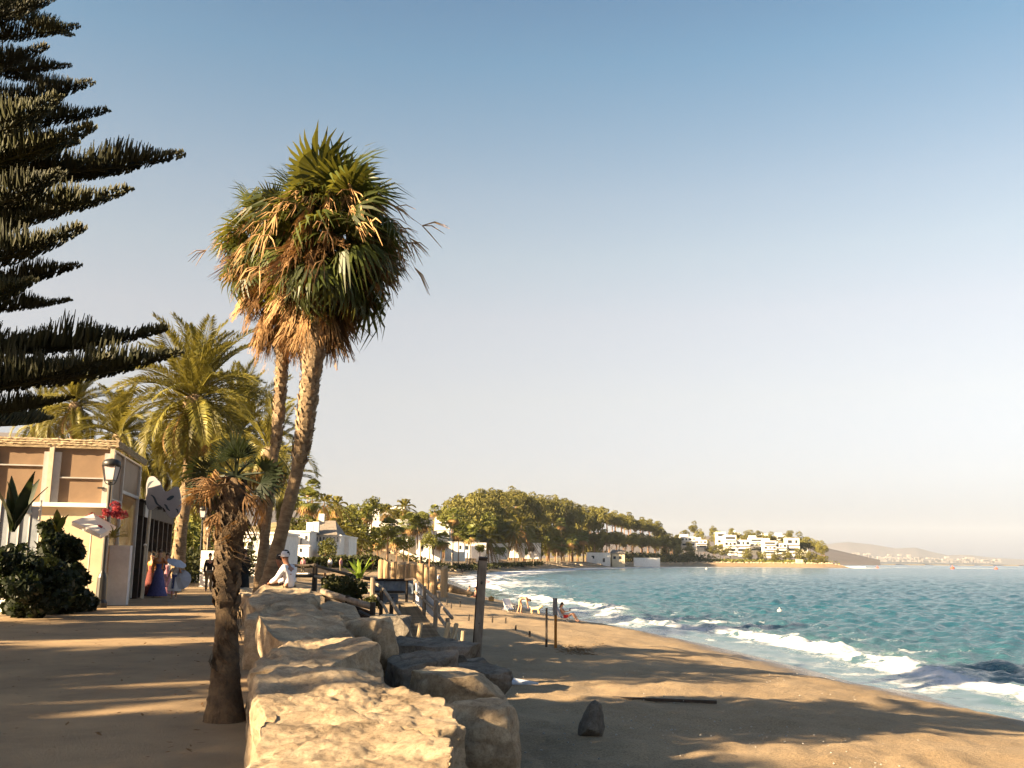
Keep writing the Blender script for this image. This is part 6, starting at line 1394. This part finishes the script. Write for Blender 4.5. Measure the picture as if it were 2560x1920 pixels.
person('woman in a dark red dress at the left of the dressed-up group', gp(374, 1490), -0.3, 1.66, None, hair='hair', top='orange', dress=('maroon', [(r_, z) for r_, z in DRT if z < 1.2] + [(.13, 1.25), (.0, 1.26)], 0), sleeves=False)  # her orange top likewise stands for warm light, put into the cloth colour
person('woman in a pale pink blouse and dress behind the parasol girl', gp(412, 1488), 0.1, 1.68, arm_up, hair='hair_brown', top='white_cloth', dress=('pink', [(r_, z) for r_, z in DRT if z < 1.2] + [(.13, 1.25), (.0, 1.26)], 0), hairlong=True)
gr_ = gp(434, 1498)
girl = person('girl in a white dress with a blue sash', gr_, 0.0, 1.38, dict(elL=(.30, -.10, 1.2), wrL=(.25, -.22, 1.42), haL=(.24, -.24, 1.5), elR=(-.27, 0, 1.15), wrR=(-.33, -.06, .95), haR=(-.35, -.08, .88)), hair='hair_brown',
              dress=('white_cloth', [(.0, .36), (.30, .38), (.31, .42), (.24, .75), (.13, 1.06), (.15, 1.25), (.2, 1.36), (.16, 1.42), (.06, 1.46), (.0, 1.46)], 0))
b = MB(); b.lathe([(.14, 1.0), (.155, 1.03), (.155, 1.1), (.14, 1.13)], 18); b.ball((-.06, -.15, 1.06), (.07, .03, .05)); b.ball((.06, -.15, 1.06), (.07, .03, .05)); b.add([(-.06, -.17, 1.05), (.06, -.17, 1.05), (.07, -.30, .5), (-.08, -.29, .48), (0, -.2, 1.04)], [(0, 1, 2, 3), (0, 3, 2, 1)]); b.obj('sash', 'blue_sash', parent=girl)
b = MB(); b.ball((0, 0, 0), (.07, .05, .05)); b.obj('hair_bow', 'pink', parent=girl, loc=(.02, -.02, 1.78))
def parasol(c, rx, ry_, rad_, label, stick=0.7):
    root = empty('paper_parasol', c, label, 'parasol', 'white paper parasols of the girl group'); root.rotation_euler = (rx, ry_, 0)
    n = 16; b = MB(); P = [(0, 0, 0.16 * rad_ / .45)] + [(math.cos(2 * math.pi * k / n) * rad_, math.sin(2 * math.pi * k / n) * rad_, -0.02 * (k % 2)) for k in range(n)] ; Q = [(x, y, z - .012) for x, y, z in P]
    b.add(P + Q, [(0, 1 + k, 1 + (k + 1) % n) for k in range(n)] + [(n + 1, n + 2 + (k + 1) % n, n + 2 + k) for k in range(n)] + [(1 + k, n + 2 + k, n + 2 + (k + 1) % n, 1 + (k + 1) % n) for k in range(n)]); b.obj('canopy', 'paper', parent=root)
    b = MB(); b.tube([(0, 0, .2), (0, 0, -stick)], 0.012, 6); b.obj('stick', 'wood_pale', parent=root); return root
parasol(at(442, 1407, gr_.y - .25), 0.25, 0.42, 0.36, 'white paper parasol held tilted above the girl', .5)
parasol(at(453, 1449, gr_.y - .05), 1.35, 0.3, 0.36, 'white paper parasol held low and facing the camera', .3)
person('child in pink at the edge of the dressed-up group', gp(404, 1492), 0.4, 1.05, None, hair='hair_brown', top='pink', dress=('pink', [(.0, .6), (.3, .62), (.2, .95), (.13, 1.15), (.0, 1.16)], 0))
# man in black walking away, others on the promenade
wk = dict(knL=(.1, -.14, .52), anL=(.1, .0, .12), toL=(.1, -.14, .05), knR=(-.1, .06, .5), anR=(-.1, .26, .14), toR=(-.1, .14, .04), elL=(.24, .1, 1.16), wrL=(.20, -.08, 1.05), haL=(.18, -.14, 1.05))
person('person in loose black clothes standing behind the young palm', gp(606, 1494), 2.6, 1.84, dict(elR=(-.27, .0, 1.15), wrR=(-.12, -.16, 1.12), haR=(-.05, -.2, 1.12)), top='black_cloth', legs='black_cloth', dress=('black_cloth', [(.0, .15), (.24, .16), (.22, .5), (.16, .95), (.13, 1.1), (.0, 1.12)], 0), hairlong=True)
person('person in dark clothes in front of the white doorway', gp(520, 1480), 0.3, 1.7, None, top='black_cloth', legs='khaki', hair='hair')
person('person in light blue half hidden behind the leaning palm', gp(646, 1475), 0.9, 1.5, dict(wk), top='cloth_pale', legs='blue_sash')
sit = dict(pel=(0, .05, .52), wai=(0, .09, .68), che=(0, .06, .88), nec=(0, .0, 1.05), hd0=(0, -.05, 1.13), hd1=(0, -.06, 1.23), hd2=(0, -.05, 1.29), shL=(.17, .03, .99), elL=(.23, -.08, .76), wrL=(.14, -.30, .66), haL=(.10, -.37, .64),
           shR=(-.17, .03, .99), elR=(-.23, -.08, .76), wrR=(-.14, -.30, .66), haR=(-.10, -.37, .64), hiL=(.10, 0, .49), knL=(.15, -.42, .50), anL=(.13, -.44, .09), toL=(.14, -.58, .04), hiR=(-.10, 0, .49), knR=(-.15, -.42, .50), anR=(-.13, -.40, .09), toR=(-.14, -.54, .04))
Ysit = 21.6; sp = at(714, 1480, Ysit)
man = person('man in a white shirt and white cap sitting on the wall, seen from behind', Vector((sp.x, Ysit, sp.z - .47)), -1.9, 1.78, sit, skin='skin_dark', top='white_cloth', legs='khaki', sleeves=True)
b = MB(); b.lathe([(.0, -.04), (.095, -.04), (.1, .02), (.075, .08), (.0, .1)], 14); b.box((0, -.11, -.01), (.09, .07, .012)); o = b.obj('cap', 'white_cloth', parent=man, loc=(0, -.05, 1.255), smooth=False)
sp = at(700, 1478, 22.6)
person('dark-haired person sitting beyond the man in white on the wall', Vector((sp.x, 22.6, sp.z - .47)), -1.2, 1.7, sit, skin='skin_dark', top='maroon', legs='skin_dark')
# beach people
pb_ = onT(1303, 1534); bend = dict(pel=(0, .12, .92), wai=(0, -.02, 1.02), che=(0, -.22, 1.03), nec=(0, -.38, .98), hd0=(0, -.46, .92), hd1=(0, -.54, .86), hd2=(0, -.58, .82), shL=(.17, -.33, .98), elL=(.19, -.40, .72), wrL=(.15, -.45, .50), haL=(.13, -.46, .42),
     shR=(-.17, -.33, .98), elR=(-.19, -.40, .72), wrR=(-.15, -.45, .50), haR=(-.13, -.46, .42), hiL=(.1, .1, .88), hiR=(-.1, .1, .88), knL=(.12, -.02, .48), knR=(-.12, .12, .48), anL=(.12, .06, .08), anR=(-.12, .26, .08), toL=(.12, -.1, .03), toR=(-.12, .1, .03))
p_ = person('person in a red swimsuit bending forward over a pale dog', pb_, 1.45, 1.72, bend)
skinned('swimsuit', [bend['pel'], bend['wai'], bend['che']], [(0, 1), (1, 2)], [(.165, .12), (.14, .105), (.165, .115)], 'red', p_)
dg_ = pb_ + Vector((0.75, -0.25, 0)); dgr = empty('dog', dg_, 'pale tan dog standing under the bending person', 'dog', rz=1.2)
skinned('body', [(0, 0, .34), (0, -.2, .35), (0, -.42, .36), (0, -.52, .46), (0, -.60, .50), (0, -.70, .47), (.07, -.4, .28), (.07, -.42, .12), (.07, -.44, .02), (-.07, -.4, .28), (-.07, -.4, .12), (-.07, -.42, .02), (.07, .04, .28), (.08, .09, .15), (.08, .05, .02), (-.07, .04, .28), (-.08, .09, .15), (-.08, .05, .02), (0, .14, .40), (0, .26, .50), (.05, -.57, .57), (-.05, -.57, .57)],
        [(0, 1), (1, 2), (2, 3), (3, 4), (4, 5), (2, 6), (6, 7), (7, 8), (2, 9), (9, 10), (10, 11), (0, 12), (12, 13), (13, 14), (0, 15), (15, 16), (16, 17), (0, 18), (18, 19), (4, 20), (4, 21)],
        [.11, .10, .12, .07, .07, .035, .05, .03, .03, .05, .03, .03, .06, .035, .03, .06, .035, .03, .03, .02, .02, .02], 'dogfur', dgr)
a = onT(1281, 1531); root = empty('beach_chair', a, 'blue and white folding beach chair beside the bending person', 'chair'); 
def bchair(root, m1, m2, az=0.0):
    b = MB(); b.add([(-.28, 0, .22), (.28, 0, .22), (.28, .45, .22), (-.28, .45, .22), (-.28, 0, .19), (.28, 0, .19), (.28, .45, .19), (-.28, .45, .19)], [(0, 1, 2, 3), (7, 6, 5, 4), (0, 4, 5, 1), (1, 5, 6, 2), (2, 6, 7, 3), (3, 7, 4, 0)]); b.obj('seat', m1, parent=root)
    b = MB(); b.add([(-.28, .45, .22), (.28, .45, .22), (.28, .75, .85), (-.28, .75, .85), (-.28, .48, .20), (.28, .48, .20), (.28, .78, .84), (-.28, .78, .84)], [(0, 1, 2, 3), (7, 6, 5, 4), (0, 4, 5, 1), (1, 5, 6, 2), (2, 6, 7, 3), (3, 7, 4, 0)]); b.obj('backrest', m2, parent=root)
    for x in (-.29, .29): b = MB(); b.tube([(x, 0, 0), (x, .5, .4), (x, .76, .86)], .013, 5); b.tube([(x, .55, 0), (x, .05, .23), (x, .0, .42), (x, .5, .45)], .013, 5); b.obj('frame', 'alu', parent=root)
bchair(root, 'blue', 'white_cloth'); root.rotation_euler.z = 0.6
a = onT(1265, 1527); b = MB(); b.ball((0, 0, .1), (.28, .15, .12), 10, 7); b.ball((.3, .02, .12), (.14, .1, .1), 10, 7); tag(b.obj('beach_bag', 'white_cloth', loc=a, smooth=True), 'crumpled white beach bag left of the folding chair', 'bag')
a = onT(1228, 1503); b = MB(); b.box((0, 0, .18), (.4, .3, .36), rz=.3); b.box((0, 0, .4), (.12, .1, .12)); tag(b.obj('cooler', 'amber', loc=a), 'orange cool box on the wet sand edge right of the tall post', 'box')
a = onT(1424, 1555); root = empty('beach_chair', a, 'low white beach chair at the surf edge with a reader in it', 'chair'); root.rotation_euler.z = 1.35; bchair(root, 'canvas', 'white_cloth')
rec = dict(sit); rec.update(pel=(0, .30, .33), wai=(0, .42, .45), che=(0, .5, .65), nec=(0, .52, .84), hd0=(0, .47, .92), hd1=(0, .44, 1.02), hd2=(0, .44, 1.08), shL=(.17, .5, .78), shR=(-.17, .5, .78), elL=(.24, .32, .58), elR=(-.24, .32, .58), wrL=(.1, .08, .62), wrR=(-.1, .08, .62), haL=(.08, .0, .66), haR=(-.08, .0, .66),
   hiL=(.1, .22, .31), hiR=(-.1, .22, .31), knL=(.13, -.22, .52), knR=(-.13, -.2, .5), anL=(.13, -.5, .09), anR=(-.13, -.42, .09), toL=(.13, -.64, .05), toR=(-.13, -.56, .05))
p_ = person('dark-haired woman in red shorts reading in the low beach chair', a, 1.35, 1.68, rec, hairlong=True)
skinned('shorts', [rec['pel'], rec['hiL'], (.115, .0, .42), rec['hiR'], (-.115, .0, .42)], [(0, 1), (1, 2), (0, 3), (3, 4)], [(.16, .12), .115, .09, .115, .09], 'red', p_)
b = MB(); b.box((0, -.02, .72), (.22, .03, .16)); b.obj('book', 'black_cloth', parent=p_)
a = onT(1172, 1492); person('sunbather sitting on the sand by the end of the fallen log', a, 1.2, 1.7, {k: (v[0], v[1], max(v[2] - .36, .06)) for k, v in sit.items()}, skin='skin', legs='black_cloth')
a = onT(1190, 1494); person('second sunbather leaning back behind the tall post', a, -1.2, 1.65, {k: (v[0], v[1], max(v[2] - .36, .06)) for k, v in sit.items()}, skin='skin', legs='maroon')
c = onT(1210, 1490); root = empty('beach_umbrella', c, 'faded pink beach umbrella behind the tall post', 'umbrella'); root.rotation_euler = (0.1, -0.25, 0)
b = MB(); b.lathe([(1.15, 1.45), (1.13, 1.5), (.85, 1.72), (.45, 1.9), (.03, 1.98)], 16); b.obj('canopy', 'pinkp', parent=root); b = MB(); b.tube([(0, 0, 0), (0, 0, 1.95)], .02, 6); b.obj('pole', 'alu', parent=root)
for i, (px, py, m1, lab) in enumerate([(1063, 1462, 'cloth_pale', 'small person in pale blue behind the upright stumps'), (1096, 1464, 'white_cloth', 'small person in white between the last two stumps'), (1155, 1438, 'black_cloth', 'tiny dark figure on the sand above the surf inlet')]):
    a = onT(px, py); person(lab, a, i, 1.65 if i < 2 else 1.6, None, top=m1, legs='khaki')
for i, (px, py, Yd, m1) in enumerate([(825, 1412, 112, 'white_cloth'), (852, 1413, 114, 'pink'), (931, 1409, 128, 'orange'), (757, 1424, 100, 'pink'), (1285, 1406, 470, 'white_cloth'), (1312, 1421, 475, 'pink'), (1713, 1414, 925, 'pink'), (1745, 1403, 960, 'white_cloth'), (1254, 1406, 430, 'orange'), (1420, 1409, 640, 'white_cloth')]):
    a = at(px, py, Yd); a.z = hz(a.x, Yd) if Yd > 130 else max(0, a.z) if False else (0.02 if px < 940 else hz(a.x, Yd))
    person(['tiny walker in white before the far hedge', 'tiny walker in pink before the far hedge', 'tiny walker with orange top at the end of the far wall', 'tiny person in pink beyond the leaning palm', 'tiny standing figure at the bungalow garden', 'tiny bather on the far sand below the green awning', 'tiny bather on the headland sand', 'tiny figure by the headland rocks', 'tiny figure in orange near the bungalow shrubs', 'tiny figure in white by the thin poles'][i], a, i * 1.1, 1.7, None, top=m1, legs='khaki', group='walkers on the far shore')
# rocks, litter and seaweed on the sand
r = random.Random(77); b = MB()
for i in range(420):
    p = onT(r.uniform(1210, 2300), 1600 + 330 * r.random() ** 1.1) if i % 6 == 0 else p; s_ = r.uniform(0.008, 0.024)
    x = p.x + r.gauss(0, .7); y = p.y + r.gauss(0, .7)
    if float(sdist(np.array([x]), np.array([y]))[0]) < 1.5: continue
    b.ball((x, y, hz(x, y) + 0.03), (s_, s_ * r.uniform(.6, 1), s_ * .6), 5, 3)
tag(b.obj('pebbles', 'litter'), 'scattered pale pebbles and shells on the shaded sand', 'pebbles', kind='stuff')
r = random.Random(78); b = MB()
for i in range(240):
    p = onT(1440 + r.gauss(0, 25), 1632 + r.gauss(0, 6)) if i % 8 == 0 else p; a = r.uniform(0, 3.1); l = r.uniform(.05, .2)
    c = Vector((p.x + r.gauss(0, .12), p.y + r.gauss(0, .12), 0)); c.z = hz(c.x, c.y) + r.uniform(.03, .12)
    b.tube([c, c + Vector((math.cos(a) * l, math.sin(a) * l, r.uniform(-.03, .08)))], .006, 3)
tag(b.obj('dry_seaweed', 'fan_dry'), 'small heap of dry orange seaweed on the sand', 'seaweed', kind='stuff')

r = random.Random(91); b = MB()
for i in range(900):
    y = r.uniform(7.5, 34) ; x = wallx(y) - 0.45 - (r.random() ** 2.2) * 6.5; s_ = r.uniform(0.008, 0.03); a = r.uniform(0, 6.28)
    c = Vector((x, y, 0.02 + r.uniform(0, .012))); u = Vector((math.cos(a), math.sin(a), r.uniform(-.2, .3))) * s_ * 1.8; v = Vector((-math.sin(a), math.cos(a), r.uniform(-.2, .3))) * s_ * .6
    b.add([c - u, c + v, c + u, c - v], [(0, 1, 2, 3)])
tag(b.obj('leaf_litter', 'fan_dry'), 'dry leaf litter gathered along the promenade side of the wall', 'leaf litter', kind='stuff')

# ------------------------------------------------------------------ haze
def haze(dens):
    top = 600.0; bot = SEA - 60.0
    b = MB().box((0, 7250, (top + bot) / 2), (30000, 17500, top - bot))
    m = bpy.data.materials.new('haze_air'); m.use_nodes = True; t = m.node_tree; t.nodes.clear()
    o = t.nodes.new('ShaderNodeOutputMaterial'); v = t.nodes.new('ShaderNodeVolumePrincipled')
    v.inputs['Color'].default_value = (0.70, 0.80, 0.98, 1); v.inputs['Density'].default_value = dens; v.inputs['Anisotropy'].default_value = 0.0
    t.links.new(v.outputs[0], o.inputs['Volume'])
    ob = b.obj('haze', m); tag(ob, 'thin pale sea haze over the bay', kind='stuff')
haze(2.6e-5)

# give look-alikes in a row their place from the left
ORD = ['first', 'second', 'third', 'fourth', 'fifth', 'sixth', 'seventh', 'eighth', 'ninth', 'tenth', 'eleventh', 'twelfth', 'thirteenth', 'fourteenth', 'fifteenth', 'sixteenth', 'seventeenth', 'eighteenth', 'nineteenth', 'twentieth', 'twenty-first', 'twenty-second']
same = {}
for o in sc.objects:
    if o.parent is None and o.get('label') and o.get('category'): same.setdefault(o['label'], []).append(o)
for lab, os_ in same.items():
    if len(os_) > 1:
        os_.sort(key=lambda o: math.atan2(o.location.x, o.location.y))
        for i, o in enumerate(os_): o['label'] = f'{ORD[min(i, 21)]} from left, {lab}'
